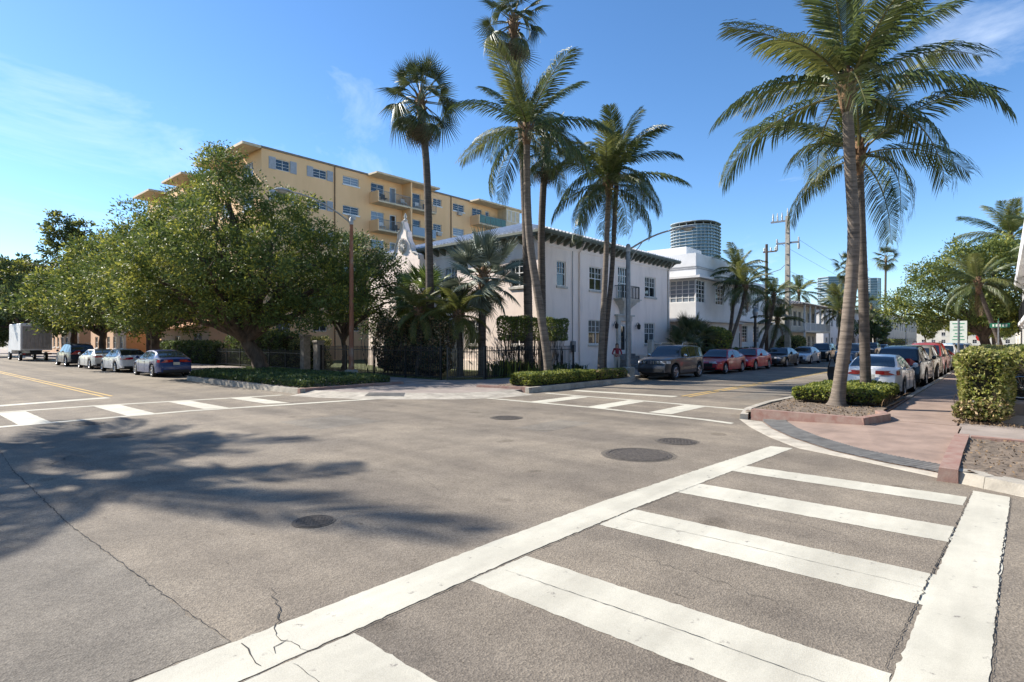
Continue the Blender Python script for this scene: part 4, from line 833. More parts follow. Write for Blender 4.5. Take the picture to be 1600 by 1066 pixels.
tree('street_tree', 'broad olive-green tree over the silver and white parked sedans', (13.4,44.5,0.12), [(0.1,0.2,1.2),(0,0.1,2.5)],
     [vb(-1.5,0,6.5,2.6),vb(1.6,0,6.8,2.6),vb(0,-1,8.6,2.3),vb(-3.6,0,5.6,2.3),vb(3.4,0.5,5.6,2.3),vb(0,-2,5.0,2.4),vb(-2,-1.5,4.3,1.8),vb(2.2,-1.8,4.2,1.8),vb(0.5,2,7,2.5),vb(-2.4,0.6,8.3,1.6),vb(3.4,-1,7.9,1.5),vb(4.6,-1,4.4,1.8),vb(-4.6,-1,4.0,1.6),vb(0.6,-2.8,3.4,1.4)], 1.1, 0.22, M_LEAF, M_LEAF2, 0.32, cl=0.65, per=40)
tree('street_tree', 'yellowish broad tree over the dark parked crossover farther up the avenue', (13.6,58.5,0.12), [(0,0.1,1.3),(0.1,0,2.6)],
     [vb(-2,0,6.2,2.8),vb(1.8,0,6.4,2.8),vb(0,-1,8.3,2.4),vb(-4.4,0,5.2,2.3),vb(4,0,5.6,2.4),vb(0,-2,4.8,2.4),vb(-2.5,-2,4.4,2.0),vb(2.6,-2,4.4,2.0)], 1.1, 0.28, M_LEAF, M_LEAF2, 0.32, cl=0.7, per=34)
tree('street_tree', 'tall sparse dark tree with a bare reaching top behind the box truck', (14.5,73,0.12), [(0,0,1.5),(0.1,0.1,3.5)],
     [vb(-2,0,7.2,3.0),vb(1.2,0,8.6,2.6),vb(-1.0,0,11.2,2.2),vb(-1.6,0,13.6,1.5),vb(-4.8,0,6.2,2.6),vb(2.5,0,11.0,1.7),vb(0.8,0,13.4,1.0),vb(-5.5,0,8.8,1.9),vb(0,-2,5.3,2.4)], 1.9, 0.36, M_LEAFD, M_LEAF2, 0.34)
tree('street_tree', 'dark tree at the far end of the avenue row beyond the truck', (13.6,92,0.12), [(0,0,1.5),(0,0.1,3.2)],
     [vb(-2,0,7,3.4),vb(2,0,7.5,3.2),vb(-6,0,6,3.0),vb(-4,0,3.4,2.2),vb(-7.5,0,3.2,2.2),vb(-4,0,9.5,2.6),vb(0.5,0,10,2.5),vb(5.5,0,6,3.0)], 1.5, 0.45, M_LEAFD, M_LEAF, 0.34)
tree('street_tree', 'leafy tree behind the garden building between the broad street trees', (20.5,70,0.12), [(0,0,1.5),(0,0.1,3.0)],
     [vb(-2,0,6,3.0),vb(2,0,7,3.0),vb(5,0,5.5,2.6),vb(0,0,9.5,2.4),vb(-5,0,5.2,2.5)], 1.6, 0.42, M_LEAF, M_LEAFD, 0.3)
tree('street_tree', 'big dark tree closing the avenue behind the truck at the picture edge', (17.5,112,0.12), [(0,0,1.5),(0,0.1,3.2)],
     [vb(-3,0,6,3.6),vb(2,0,6.5,3.6),vb(-6.5,0,5,3.2),vb(-1,0,10,3.2),vb(-5,0,9,2.8),vb(5,0,5,3.0)], 1.4, 0.5, M_LEAFD, M_LEAF, 0.34)
tree('round_tree', 'dense rounded tree leaning over the row of cars on the side street', (57.5,0.7,0.1), [(-0.3,0.3,1.2),(-0.9,0.6,2.4)],
     [vb(-1.2,0,6.6,2.4),vb(-3.4,0,5.6,2.3),vb(0.8,0,7.4,2.3),vb(-5.4,0.5,5.2,1.8),vb(-2.2,-1,4.6,2.0),vb(0.4,-1,5.2,2.1),vb(2.2,0,6.0,2.1),vb(1.6,0,3.9,1.8),vb(-6.6,0.5,4.2,1.2),vb(-4.3,0,3.9,1.5),vb(-0.4,0,8.1,1.8),vb(-2.6,0.4,7.6,1.7),vb(2.6,0.4,7.4,1.8),vb(3.4,0,4.8,1.6),vb(-4.4,0.2,6.9,1.5)], 1.7, 0.2, M_LEAF, M_LEAF2, 0.36, cl=0.6, per=40)
for i, (x, y, s, lab) in enumerate(((92,1.0,1.0,'first small tree past the dense rounded tree on the side street'),(118,0.6,1.1,'second tree along the far side-street pavement'),(150,1.0,1.2,'third tree far along the side-street pavement'),(190,3,1.4,'last tree closing the view down the side street'),(230,9,1.5,'tree mass at the end of the side street'),(112,16.5,0.8,'small tree before the cream block'),(205,17.5,1.3,'tree past the cream block'))):
    tree('far_tree', lab, (x,y,0.1), [(0,0,1.2),(0.1,0.1,2.4)], [vb(-1.5*s,0,4.6*s,2.0*s),vb(1.4*s,0,4.9*s,2.1*s),vb(0,0,6.6*s,1.9*s),vb(-0.2,-1,3.8*s,1.7*s)], 1.6, 0.4, M_LEAFD if i % 2 else M_LEAF2, M_LEAF, 0.22, branches=4, group='trees far along the side street')

# ---- palms
M_FROND = mat('coconut_frond', (0.125, 0.155, 0.04), 0.42, col2=(0.03, 0.048, 0.016), island=1.0, trans=0.22, spec=0.4)
M_FRONDY = mat('young_frond', (0.22, 0.22, 0.06), 0.5, col2=(0.08, 0.1, 0.03), island=1.0, trans=0.35, spec=0.3)
M_RACH = mat('frond_rib', (0.15, 0.14, 0.05), 0.5, var=0.2, scale=6)
M_FAN = mat('fan_leaf', (0.115, 0.135, 0.045), 0.45, col2=(0.04, 0.06, 0.022), island=1.0, trans=0.2)
M_FANS = mat('silver_fan_leaf', (0.24, 0.27, 0.2), 0.55, col2=(0.09, 0.12, 0.09), island=1.0, trans=0.12)
M_DEADF = mat('dead_frond', (0.27, 0.18, 0.1), 0.85, col2=(0.1, 0.065, 0.04), island=1.0, trans=0.15)
M_PTR = mat('palm_trunk', (0.185, 0.148, 0.115), 0.95, var=0.3, scale=3, bump=0.7, bscale=14, stretch=(0.6, 0.6, 6), detail=7)
M_PTR2 = mat('palm_trunk_dark', (0.12, 0.095, 0.075), 0.95, var=0.3, scale=3, bump=0.7, bscale=14, stretch=(0.6, 0.6, 6), detail=7)
M_FIB = mat('palm_fibre', (0.2, 0.115, 0.06), 0.95, var=0.4, scale=9, bump=0.8, bscale=30)
def frond_mesh(L_, bend, ll, n=84, hang=0.6, twist=0.0, sparse=0.0):
    """pinnate frond along +X: ribs curve down by `bend`, leaflets hang from it"""
    mb = MB(); P = []; a = 0.0; p = Vector((0,0,0)); S = 26
    for i in range(S+1):
        P.append(p.copy()); t = i/S; a = -bend*t**1.25; p = p+Vector((math.cos(a),0.03*math.sin(6*t+twist),math.sin(a)))*(L_/S)
    mb.tube(P, [0.04*(1-0.88*i/S) for i in range(S+1)], 5); mb.cur = 1
    for k in range(n):
        t = 0.16+0.84*k/(n-1); f = t*S; i = min(S-1, int(f)); b = P[i].lerp(P[i+1], f-i); tan = (P[i+1]-P[i]).normalized(); upv = Vector((0,1,0)).cross(tan)*-1
        if upv.z < 0: upv = -upv
        ln = ll*(0.45+0.75*math.sin(PI*min(1, (t-0.08)*1.02))**0.8)*random.uniform(0.85,1.12)*(0.55 if t > 0.95 else 1)
        for sd_ in (-1, 1):
            if random.random() < sparse: continue
            fw = 0.35+0.75*t; d0 = (Vector((0,sd_,0))*1.0+tan*fw+upv*random.uniform(0.05,0.3)).normalized(); hg = hang*random.uniform(0.6,1.4)
            m1 = b+d0*ln*0.38; d1 = (d0+Vector((0,0,-hg))).normalized(); m2 = m1+d1*ln*0.36; d2 = (d1+Vector((0,0,-hg*1.3))).normalized(); e_ = m2+d2*ln*0.3
            wv = tan*0.024*(1 if ll > 0.6 else 0.8)+Vector((0,0,0.006))
            mb.add([b-wv*0.5,b+wv*0.5,m1-wv,m1+wv,m2-wv*0.8,m2+wv*0.8,e_], [(0,1,3,2),(2,3,5,4),(4,5,6)])
    me = mb_mesh(mb, 'frond', [M_RACH, M_FROND]); return me
def mb_mesh(mb, name, mats):
    o = mb.build(name, mats); me = o.data; bpy.data.objects.remove(o); return me
def fan_mesh(pet, rad, seg=30, spread=300, droop=0.35, m=None, cup=0.25, stiff=0.6):
    """costapalmate leaf: petiole along +X, then a pleated fan of pointed segments"""
    mb = MB(); S = 6; P = [Vector((pet*i/S,0,-0.06*pet*(i/S)**2)) for i in range(S+1)]; mb.tube(P, [0.03*(1-0.5*i/S) for i in range(S+1)], 5); mb.cur = 1; c = P[-1]
    for k in range(seg):
        a = R(-spread/2+spread*(k+0.5)/seg); da = R(spread/seg)*0.5; r = rad*(0.72+0.28*math.cos(a*0.5))*random.uniform(0.92,1.05)
        def pt(rr, an, dz=0): return c+Vector((rr*math.cos(an)*0.95, rr*math.sin(an), cup*rr*abs(math.sin(an))-droop*rad*(rr/rad)**2.2*(1+0.4*abs(math.sin(an)))+dz))
        z = 0.03*(1 if k % 2 else -1)*rad; r1 = r*stiff
        mb.add([c, pt(r1*0.6,a-da,-z*0.4), pt(r1*0.6,a,z), pt(r1*0.6,a+da,-z*0.4), pt(r1,a-da*0.75), pt(r1,a,z*0.8), pt(r1,a+da*0.75), pt(r,a+random.gauss(0,0.03),-0.1*r*random.random())],
               [(0,1,2),(0,2,3),(1,4,5,2),(2,5,6,3),(4,7,5),(5,7,6)])
    return mb_mesh(mb, 'fan_leaf', [M_RACH, m or M_FAN])
FRV = [[frond_mesh(3.9, R(b), 0.9, hang=hg, twist=i*2.1, sparse=0.14) for i in range(3)] for b, hg in ((36,0.7),(54,1.0),(72,1.25))]
FRS = [frond_mesh(2.3, R(b), 0.5, 60, hang=hg) for b, hg in ((50,0.4),(80,0.6),(105,0.8))]
for q in FRS: q.materials[1] = M_FRONDY
def trunk_mesh(pts, r0, r1, flare=1.5, rings=0.13):
    mb = MB(); P = [Vector(p) for p in pts]; out = []; n = len(P)
    def cat(t):
        f = t*(n-1); i = min(n-2, int(f)); u = f-i; p0, p1, p2, p3 = P[max(i-1,0)], P[i], P[i+1], P[min(i+2,n-1)]
        return 0.5*((2*p1)+(p2-p0)*u+(2*p0-5*p1+4*p2-p3)*u*u+(3*p1-p0-3*p2+p3)*u**3)
    L_ = sum((P[i+1]-P[i]).length for i in range(n-1)); k = int(L_/rings)*2; rr = []
    for i in range(k+1):
        t = i/k; out.append(cat(t)); fl = 1+(flare-1)*math.exp(-t*L_/0.45); rr.append((r0+(r1-r0)*t)*fl*(1.0 if i % 2 else 1.035)*random.uniform(0.985,1.015))
    mb.tube(out, rr, 12); return mb, out[-1], (out[-1]-out[-3]).normalized()
YNG = {}
def young(me):
    '''the same frond in the paler tone of new growth'''
    if me.name not in YNG: c = me.copy(); c.materials[1] = M_FRONDY; YNG[me.name] = c
    return YNG[me.name]
def coco(label, base, pts, nf=24, fr=FRV, r0=0.19, r1=0.125, sc=1.0, seed=1, wind=(0,0), m=M_PTR, group='coconut palms', dead=0, flare=1.55, wide=1.0, name='coconut_palm', lo_=108):
    random.seed(seed); t = thing(name, label, 'palm tree', base, group=group); mb, top, d = trunk_mesh(pts, r0, r1, flare); mb.build('trunk', m, t, smooth=60)
    mb = MB(); mb.lathe([(r1*1.0,-0.5),(r1*1.5,-0.15),(r1*1.75,0.15),(r1*1.2,0.5),(r1*0.4,0.85)], 10, top); 
    for k in range(14): a = k*2.4; mb.tube([top+Vector((math.cos(a)*r1*1.2,math.sin(a)*r1*1.2,-0.1+0.03*k)), top+Vector((math.cos(a)*r1*2.6,math.sin(a)*r1*2.6,0.25+0.03*k))], [0.05,0.02], 5)
    mb.build('crown_shaft', M_FIB, t, smooth=60)
    for k in range(nf):
        f = k/(nf-1); el = 84-lo_*f**0.85+random.uniform(-12,12); az = k*137.5+random.uniform(-18,18)
        row = fr[min(2, int(f*3))] if isinstance(fr[0], list) else [fr[min(2, int(f*3))]]
        me = random.choice(row); o = link('frond', me, t, top+Vector((0,0,0.35-0.3*f))); s_ = sc*random.uniform(0.85,1.08)*(0.8 if f < 0.12 else 1); o.scale = (s_, s_*wide, s_)
        v = Vector((math.cos(R(az))*math.cos(R(el))+wind[0]*(1-f*0.5), math.sin(R(az))*math.cos(R(el))+wind[1]*(1-f*0.5), math.sin(R(el)))).normalized()
        o.rotation_euler = (random.uniform(-0.25,0.25), -math.asin(v.z), math.atan2(v.y, v.x))
        if f < 0.2 or random.random() < 0.16: o.data = young(me)
    for k in range(dead):
        o = link('frond', (fr[2][0] if isinstance(fr[0], list) else fr[2]).copy(), t, top+Vector((0,0,-0.05))); o.data.materials[1] = M_DEADF; a = random.uniform(0,6.3); o.scale = (sc*0.8,)*3; o.rotation_euler = (0, R(48), a)
    return t
def fanpalm(name, label, base, pts, leaf, nf=26, r0=0.22, r1=0.16, hi=80, lo=-50, seed=3, skirt=10, m=M_PTR2, group='fan palms', sc=1.0, flare=1.5, boots=True):
    random.seed(seed); t = thing(name, label, 'palm tree', base, group=group); mb, top, d = trunk_mesh(pts, r0, r1, flare); mb.build('trunk', m, t, smooth=60)
    mb = MB(); mb.lathe([(r1,-0.9),(r1*1.35,-0.4),(r1*1.5,0.0),(r1*0.9,0.4),(r1*0.3,0.6)], 10, top)
    if boots:
        for k in range(22): a = k*2.4; z = -0.8+0.055*k; mb.tube([top+Vector((math.cos(a)*r1,math.sin(a)*r1,z)), top+Vector((math.cos(a)*r1*2.1,math.sin(a)*r1*2.1,z+0.3))], [0.05,0.03], 4)
    mb.build('crown_shaft', M_FIB, t, smooth=60); dl = leaf[-1].copy(); dl.materials[0] = M_DEADF; dl.materials[1] = M_DEADF
    for k in range(nf+skirt):
        f = k/(nf-1); dead = k >= nf; el = hi-(hi-lo)*f**0.9+random.uniform(-8,8) if not dead else random.uniform(-82,-62); az = k*137.5+random.uniform(-15,15)
        o = link('fan_leaf', dl if dead else leaf[min(len(leaf)-1, int(f*len(leaf)))], t, top+Vector((0,0,0.3-0.45*min(1,f)-(0.35 if dead else 0)))); s_ = sc*random.uniform(0.85,1.1)*(0.75 if dead else 1); o.scale = (s_,)*3
        o.rotation_euler = (random.uniform(-0.75,0.75), -R(el), R(az))
    return t
WL = [fan_mesh(1.05, 0.9, 24, 215, dr, cup=0.0, stiff=0.5) for dr in (0.02, 0.2, 0.45, 0.8)]
BL = [fan_mesh(1.25, 1.35, 38, 280, dr, M_FANS, cup=0.12, stiff=0.6) for dr in (-0.05, 0.06, 0.2)]
YL = [fan_mesh(0.9, 0.9, 24, 240, dr, mat('bright_fan_leaf', (0.17,0.22,0.05), 0.45, col2=(0.06,0.1,0.025), island=1.0, trans=0.3), cup=0.15) for dr in (0.1, 0.3, 0.6)]
RX, RY, FX, FY = 0.6564, -0.7544, 0.7544, 0.6564                              # picture axes on the ground
def cv(r, d, z): return (RX*r+FX*d, RY*r+FY*d, z)
coco('nearer coconut palm of the kerb island pair, with pale flared base', (17.7,3.5,0.15), [cv(0,0,0),cv(0.1,0,0.8),cv(0.28,0,2.2),cv(0.46,0,4.6),cv(0.36,0,6.7),cv(0.28,0,8.6)], 20, sc=1.0, seed=11, r0=0.168, r1=0.135, flare=1.75, lo_=88)
coco('farther, darker coconut palm of the kerb island pair, rising from clipped shrubs', (20.8,3.3,0.15), [cv(0,0,0),cv(-0.02,0,0.8),cv(-0.08,0,3),cv(-0.14,0,5),cv(-0.23,0,7.5)], 14, sc=0.95, seed=23, r0=0.16, r1=0.12, m=M_PTR2, lo_=92)
coco('coconut palm with curving trunk standing in the low hedge at the house corner', (19.75,15.0,0.15), [cv(0,0,0),cv(-0.12,0,1.2),cv(-0.42,0,3.2),cv(-0.85,0,6),cv(-0.98,0,8.2),cv(-1.0,0,10.8)], 23, sc=0.92, seed=5, r0=0.2, r1=0.14)
coco('straight coconut palm of the twin trunks in front of the house door', (24.0,14.9,0.15), [cv(-0.15,0,0),cv(-0.12,0,1.2),cv(-0.02,0,3.2),cv(0.1,0,5.5),cv(0.25,0,9.3)], 22, sc=0.92, seed=17, r0=0.165, r1=0.12)
coco('leaning coconut palm crossing behind the twin trunk in front of the house door', (24.5,15.2,0.15), [cv(0.0,0,0),cv(0.02,0,1.2),cv(0.2,0,3.2),cv(0.42,0,5.5),cv(0.66,0,10.3)], 20, sc=0.9, seed=29, r0=0.15, r1=0.11, m=M_PTR2)
fanpalm('fan_palm', 'slender tall fan palm standing alone behind the fence beside the ochre building', (19.5,22.7,0.15), [cv(0.05,0,0),cv(0.05,0,3),cv(-0.02,0,7),cv(-0.15,0,11),cv(-0.45,0,14.3)], WL, 34, 0.22, 0.17, seed=2, skirt=18, sc=1.22)
fanpalm('fan_palm', 'tallest fan palm whose crown touches the top of the picture', (23.2,19.0,0.15), [cv(0,0,0),cv(-0.05,0,4),cv(-0.2,0,9),cv(-0.45,0,14),cv(-0.8,0,18.6)], WL, 30, 0.24, 0.17, seed=9, skirt=14, sc=1.15)
fanpalm('fan_palm', 'fan palm behind the curving coconut palm, crown half hidden in its fronds', (24.1,18.95,0.15), [cv(0.1,0,0),cv(0.1,0,4),cv(0.08,0,8),cv(0.3,0,12.2)], WL, 24, 0.22, 0.17, seed=14, skirt=12)
fanpalm('silver_fan_palm', 'silvery-leaved fan palm with huge stiff leaves against the house wall', (21.3,20.6,0.15), [cv(0,0,0),cv(0,0,2.5),cv(0.05,0,5.1)], BL, 26, 0.2, 0.2, 80, -58, 6, 0, M_PTR2, flare=1.3)
fanpalm('fan_palm', 'short bright green fan palm behind the bronze hedge near the bay gable', (20.4,24.2,0.15), [cv(0,0,0),cv(0,0,1.6),cv(0,0,4.0)], YL, 28, 0.18, 0.17, 75, -45, 4, 6, M_PTR2, sc=1.2)
coco('low feathery date palm left of the silver fan palm', (20.1,21.0,0.15), [cv(0,0,0),cv(0,0,1.2),cv(-0.1,0,2.9)], 32, FRS, 0.16, 0.15, 0.95, 31, m=M_PTR2, group='small garden palms', flare=1.2, name='date_palm')
coco('low feathery date palm behind the fence near the bronze hedge', (18.9,22.9,0.15), [cv(0,0,0),cv(0.1,0,1.4),cv(0.1,0,3.1)], 30, FRS, 0.15, 0.14, 0.85, 37, m=M_PTR2, group='small garden palms', flare=1.2, name='date_palm')
# off-picture palms whose shadows cross the road
coco('coconut palm on the far corner of the avenue whose shadow falls on the open road', (-3.9,22.0,0.12), [(0,0,0),(0.3,0,3),(0.9,-0.1,6),(1.4,-0.2,8.9)], 16, sc=1.0, seed=41, r0=0.2, r1=0.14)
coco('second coconut palm on the far corner of the avenue, behind the first', (-3.6,25.5,0.12), [(0,0,0),(0.2,0,3),(0.7,0,6),(1.2,0,8.8)], 24, sc=1.0, seed=43, r0=0.2, r1=0.14)
# side-street palms
for lab, b, pts, n, s, sd2 in (
    ('bushy palm leaning over the entrance of the streamlined building', (45.5,16.2,0.1), [cv(-0.7,0,0),cv(-0.2,0,2),cv(0.5,0,4.2),cv(0.9,0,6.0)], 22, 0.62, 51),
    ('taller palm of the clump before the streamlined building', (47.3,17.0,0.1), [cv(-0.8,0,0),cv(-0.2,0,2.6),cv(0.1,0,5),cv(0.5,0,7.4)], 22, 0.66, 52),
    ('palm in front of the weathered wooden pole', (52.5,16.4,0.1), [cv(-0.4,0,0),cv(0.3,0,2),cv(1.0,0,4.2),cv(1.2,0,5.6)], 20, 0.6, 53),
    ('short palm between the wooden pole and the concrete pole', (54.5,16.2,0.1), [cv(-0.3,0,0),cv(0.2,0,1.6),cv(0.7,0,3.5)], 18, 0.55, 54),
    ('palm rising behind the balcony house', (84,21,0.1), [cv(0,0,0),cv(0,0,4),cv(-0.2,0,8.2)], 20, 0.8, 55),
    ('palm beside the balcony house nearer the street', (86,17,0.1), [cv(0,0,0),cv(0.3,0,3.5),cv(0.2,0,7.2)], 22, 0.85, 56),
    ('drooping palm past the balcony house by the parked dark car', (80,16,0.1), [cv(0.6,0,0),cv(0.8,0,2.5),cv(0.7,0,5.2)], 20, 0.75, 57),
    ('palm crown showing over the roof of the streamlined building', (50,29,0.1), [cv(0,0,0),cv(0,0,5),cv(0,0,9.6)], 16, 0.5, 58),
    ('slanted palm leaning towards the side street by the rounded tree', (47,0.35,0.1), [cv(0.45,0,0),cv(0.1,0,1.8),cv(-0.6,0,3.6),cv(-1.2,0,5.3)], 24, 0.62, 59),
    ('tall wind-blown palm above the dense rounded tree', (64,-1.5,0.1), [cv(0,0,0),cv(-0.3,0,5),cv(-1.5,0,10.2)], 24, 1.0, 60),
    ('tall palm behind the white neighbour house roof', (52,-2.6,0.1), [cv(0,0,0),cv(0.3,0,5),cv(0.6,0,8.0)], 22, 0.9, 61)):
    coco(lab, b, pts, n, FRV, 0.16, 0.11, s, sd2, m=M_PTR2, dead=1, group='palms along the side street', name='palm_tree')
for lab, b, zt, sd2 in (('tall thin fan palm alone against the sky beyond the pair of coconut palms', (117,15.6,0.1), 16.2, 71), ('fan palm left of the coconut trunks against the distant towers', (86,15.8,0.1), 11.6, 72), ('lower fan palm next to the coconut trunks against the distant towers', (92,16.2,0.1), 11.0, 73), ('short fan palm before the cream block', (112,17,0.1), 7.5, 74)):
    fanpalm('fan_palm', lab, b, [(0,0,0),(0.1,0.1,zt*0.5),(0,0,zt)], WL, 24, 0.2, 0.15, seed=sd2, skirt=6, sc=1.25 if sd2 == 71 else 1.15, boots=False)
random.seed(99)
# ---- hedges and ground cover
def box_points(x0, x1, y0, y1, z0, z1, n, rnd=0.15, faces='xXyYZ', ed=0.08):
    """points and normals over the outside of a softened box"""
    ar = {'x':(y1-y0)*(z1-z0),'X':(y1-y0)*(z1-z0),'y':(x1-x0)*(z1-z0),'Y':(x1-x0)*(z1-z0),'Z':(x1-x0)*(y1-y0)}; tot = sum(ar[f] for f in faces); P, D_ = [], []
    for f in faces:
        k = int(n*ar[f]/tot); u, v = rng.random(k), rng.random(k); X, Y, Z = x0+(x1-x0)*u, y0+(y1-y0)*v, z0+(z1-z0)*v
        if f in 'xX': p = np.stack([np.full(k, x0 if f == 'x' else x1), y0+(y1-y0)*u, Z], 1); d = [-1 if f == 'x' else 1,0,0.3]
        elif f in 'yY': p = np.stack([X, np.full(k, y0 if f == 'y' else y1), Z], 1); d = [0,-1 if f == 'y' else 1,0.3]
        else: p = np.stack([X, Y, np.full(k, z1)], 1); d = [0,0,1]
        P.append(p); D_.append(np.tile(d, (k,1)).astype(float))
    P, D_ = np.concatenate(P), np.concatenate(D_); c = np.array([(x0+x1)/2,(y0+y1)/2,(z0+z1)/2]); h_ = np.array([(x1-x0)/2,(y1-y0)/2,(z1-z0)/2])
    q = (P-c); e_ = np.maximum(np.abs(q)-(h_-rnd), 0); l_ = np.linalg.norm(e_, axis=1); k_ = np.where(l_ > rnd, rnd/np.maximum(l_,1e-6), 1)
    q2 = np.sign(q)*(np.minimum(np.abs(q), h_-rnd)+e_*k_[:, None]); wob = 0.5*ed*(np.sin(P[:,0]*3.1+P[:,2]*4)+np.sin(P[:,1]*3.7+P[:,2]*2.3))
    return c+q2+D_*(wob-np.abs(rng.normal(0, ed, len(P))))[:, None], D_
def hedge(name, label, cat, b, n, size, m, m2=None, rnd=0.2, core=True, ed=0.07, asp=0.5, faces='xXyYZ', bare=None, group=None):
    x0, x1, y0, y1, z0, z1 = b; o = thing(name, label, cat, ((x0+x1)/2,(y0+y1)/2,0.12), world=True, group=group); P, D_ = box_points(*b, n, rnd, faces, ed)
    if bare is not None: k = bare(P); P, D_ = P[k], D_[k]
    Q = leaves(P, D_, size, asp, 0.75); quads('foliage', Q, [m, m2] if m2 else m, o, mats=(rng.random(len(Q)) < 0.35) if m2 else None)
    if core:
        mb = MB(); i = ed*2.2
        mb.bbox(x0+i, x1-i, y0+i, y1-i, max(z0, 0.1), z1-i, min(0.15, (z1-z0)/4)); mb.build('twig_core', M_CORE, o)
    return o
def stems(parent, x0, x1, y0, y1, z0, z1, n, r=0.015, m=None):
    mb = MB()
    for _ in range(n):
        x, y = random.uniform(x0,x1), random.uniform(y0,y1); a = Vector((x,y,z0)); b = Vector((x+random.gauss(0,0.2),y+random.gauss(0,0.15),z1)); limb(mb, a, b, r, r*0.5, 0.12, 5, 5)
    o = mb.build('stem', m or M_BARK, parent); o['kind'] = 'stuff'; return o
hg = hedge('clipped_hedge', 'tall clipped variegated hedge beside the pavement in the sun', 'hedge', (16.35,19.0,-0.1,0.86,0.12,1.75), 11500, 0.085, M_HEDGE, M_LEAFY, 0.35, ed=0.1, asp=0.6)
stems(hg, 16.35, 19, 0.4, 0.85, 0.1, 0.7, 30, 0.012)
P_, D_ = box_points(16.6,19.0,-1.6,0.1,1.3,1.78,3200,0.2,'xyYZ',0.1); quads('foliage', leaves(P_, D_, 0.085, 0.6, 0.75), [M_HEDGE, M_LEAFY], hg, mats=rng.random(len(P_)) < 0.35)
P_, D_ = box_points(16.2,17.3,-0.1,0.95,0.12,0.7,1800,0.3,'xyYZ',0.12); quads('foliage', leaves(P_, D_, 0.08, 0.6, 0.75), [M_HEDGE, M_BROWN], hg, mats=rng.random(len(P_)) < 0.4)
litter(hg, 15.9, 16.5, -0.3, 0.9, 0.13, 260, 0.05)
hedge('clipped_hedge', 'deeper part of the variegated hedge behind the parked bicycle', 'hedge', (21.6,30,-2.0,0.8,0.12,1.8), 6000, 0.09, M_HEDGE, M_LEAFD, 0.3, ed=0.06, asp=0.6)
hg = hedge('low_shrub_border', 'low bright green clipped shrubs around the pair of coconut palms', 'hedge', (17.9,21.9,2.5,4.75,0.22,0.62), 9000, 0.09, M_LEAFY, M_LEAF, 0.2, ed=0.05, asp=0.6)
stems(hg, 17.8, 21, 2.42, 2.6, 0.15, 0.4, 40, 0.012, M_LITTER)
hg = hedge('low_hedge', 'low clipped sunlit hedge along the kerb under the curving palm', 'hedge', (17.0,21.6,13.75,15.0,0.2,0.68), 9000, 0.085, M_LEAFY, M_LEAF, 0.15, ed=0.05, asp=0.55)
hedge('low_hedge', 'shorter low hedge piece at the foot of the twin palms', 'hedge', (21.75,24.3,13.75,14.9,0.2,0.62), 4500, 0.085, M_LEAFY, M_BROWN, 0.15, ed=0.06, asp=0.55)
gc = hedge('ground_cover', 'dark trailing ground cover filling the bed under the big tree', 'plants', (10.85,14.9,19.75,30.9,0.16,0.5), 30000, 0.1, M_LEAFD, M_LEAF, 0.15, ed=0.08, asp=0.5, core=False); gc['kind'] = 'stuff'
hg = hedge('arch_hedge', 'clipped green hedge canopy on bare stems against the house corner', 'hedge', (21.0,26.6,18.75,19.35,1.95,3.2), 7500, 0.11, M_LEAF, M_LEAFY, 0.2, ed=0.1, core=False, asp=0.55)
stems(hg, 21.1, 26.4, 18.85, 19.2, 0.12, 2.5, 46, 0.022); stems(hg, 21.0, 24.0, 18.8, 19.2, 1.2, 3.0, 70, 0.012)
hg = hedge('bronze_hedge', 'tall dark bronze bougainvillea hedge behind the fence', 'hedge', (18.6,20.0,21.0,26.6,0.3,3.1), 17000, 0.12, M_BROWN, M_LEAFD, 0.6, ed=0.24, asp=0.6); stems(hg, 18.3, 20, 20.3, 27, 0.1, 2.8, 60, 0.018)
hedge('garden_hedge', 'dark green hedge under the trees behind the blue sedan', 'hedge', (18.4,19.9,36.5,45.5,0.12,2.6), 9000, 0.16, M_LEAF, M_LEAFD, 0.4, ed=0.15)
hedge('clipped_hedge', 'thin middle part of the variegated hedge along the pavement', 'hedge', (19.05,21.55,0.35,0.86,0.12,1.78), 3000, 0.09, M_HEDGE, M_LEAFY, 0.22, ed=0.06, asp=0.6)
hedge('garden_hedge', 'tall dark hedge beside the garden building behind the white sedan', 'hedge', (17.6,18.7,45.6,60,0.12,1.9), 8000, 0.18, M_LEAFD, M_LEAF, 0.4, ed=0.15)
hedge('garden_hedge', 'pale leafy shrubs behind the iron fence left of the gate pillars', 'hedge', (18.6,20.0,32.5,36.2,0.12,2.2), 4500, 0.14, M_HEDGE, M_LEAFD, 0.5, ed=0.18)
for lab, b, m_ in (('dark shrubs along the front of the streamlined building', (44,52,16.4,17.2,0.1,1.3), M_LEAFD), ('round brown-green bush before the balcony house', (63.0,66.2,15.8,18.2,0.1,2.5), M_HEDGE), ('dark clipped hedge before the balcony house', (67,90,16.3,17.0,0.1,1.1), M_LEAFD), ('bright clipped hedge before the cream block', (118,150,15.8,17.4,0.1,2.3), M_LEAFY), ('leafy yellow-green shrub over the dark car beside the house', (41.6,44.6,15.9,17.6,0.3,3.0), M_LEAFY)):
    hedge('garden_shrub', lab, 'shrub', b, 2600 if 'round' not in lab else 3500, 0.2, m_, M_LEAF, 0.7 if b[5] > 1.5 and b[1]-b[0] < 5 else 0.3, ed=0.15)
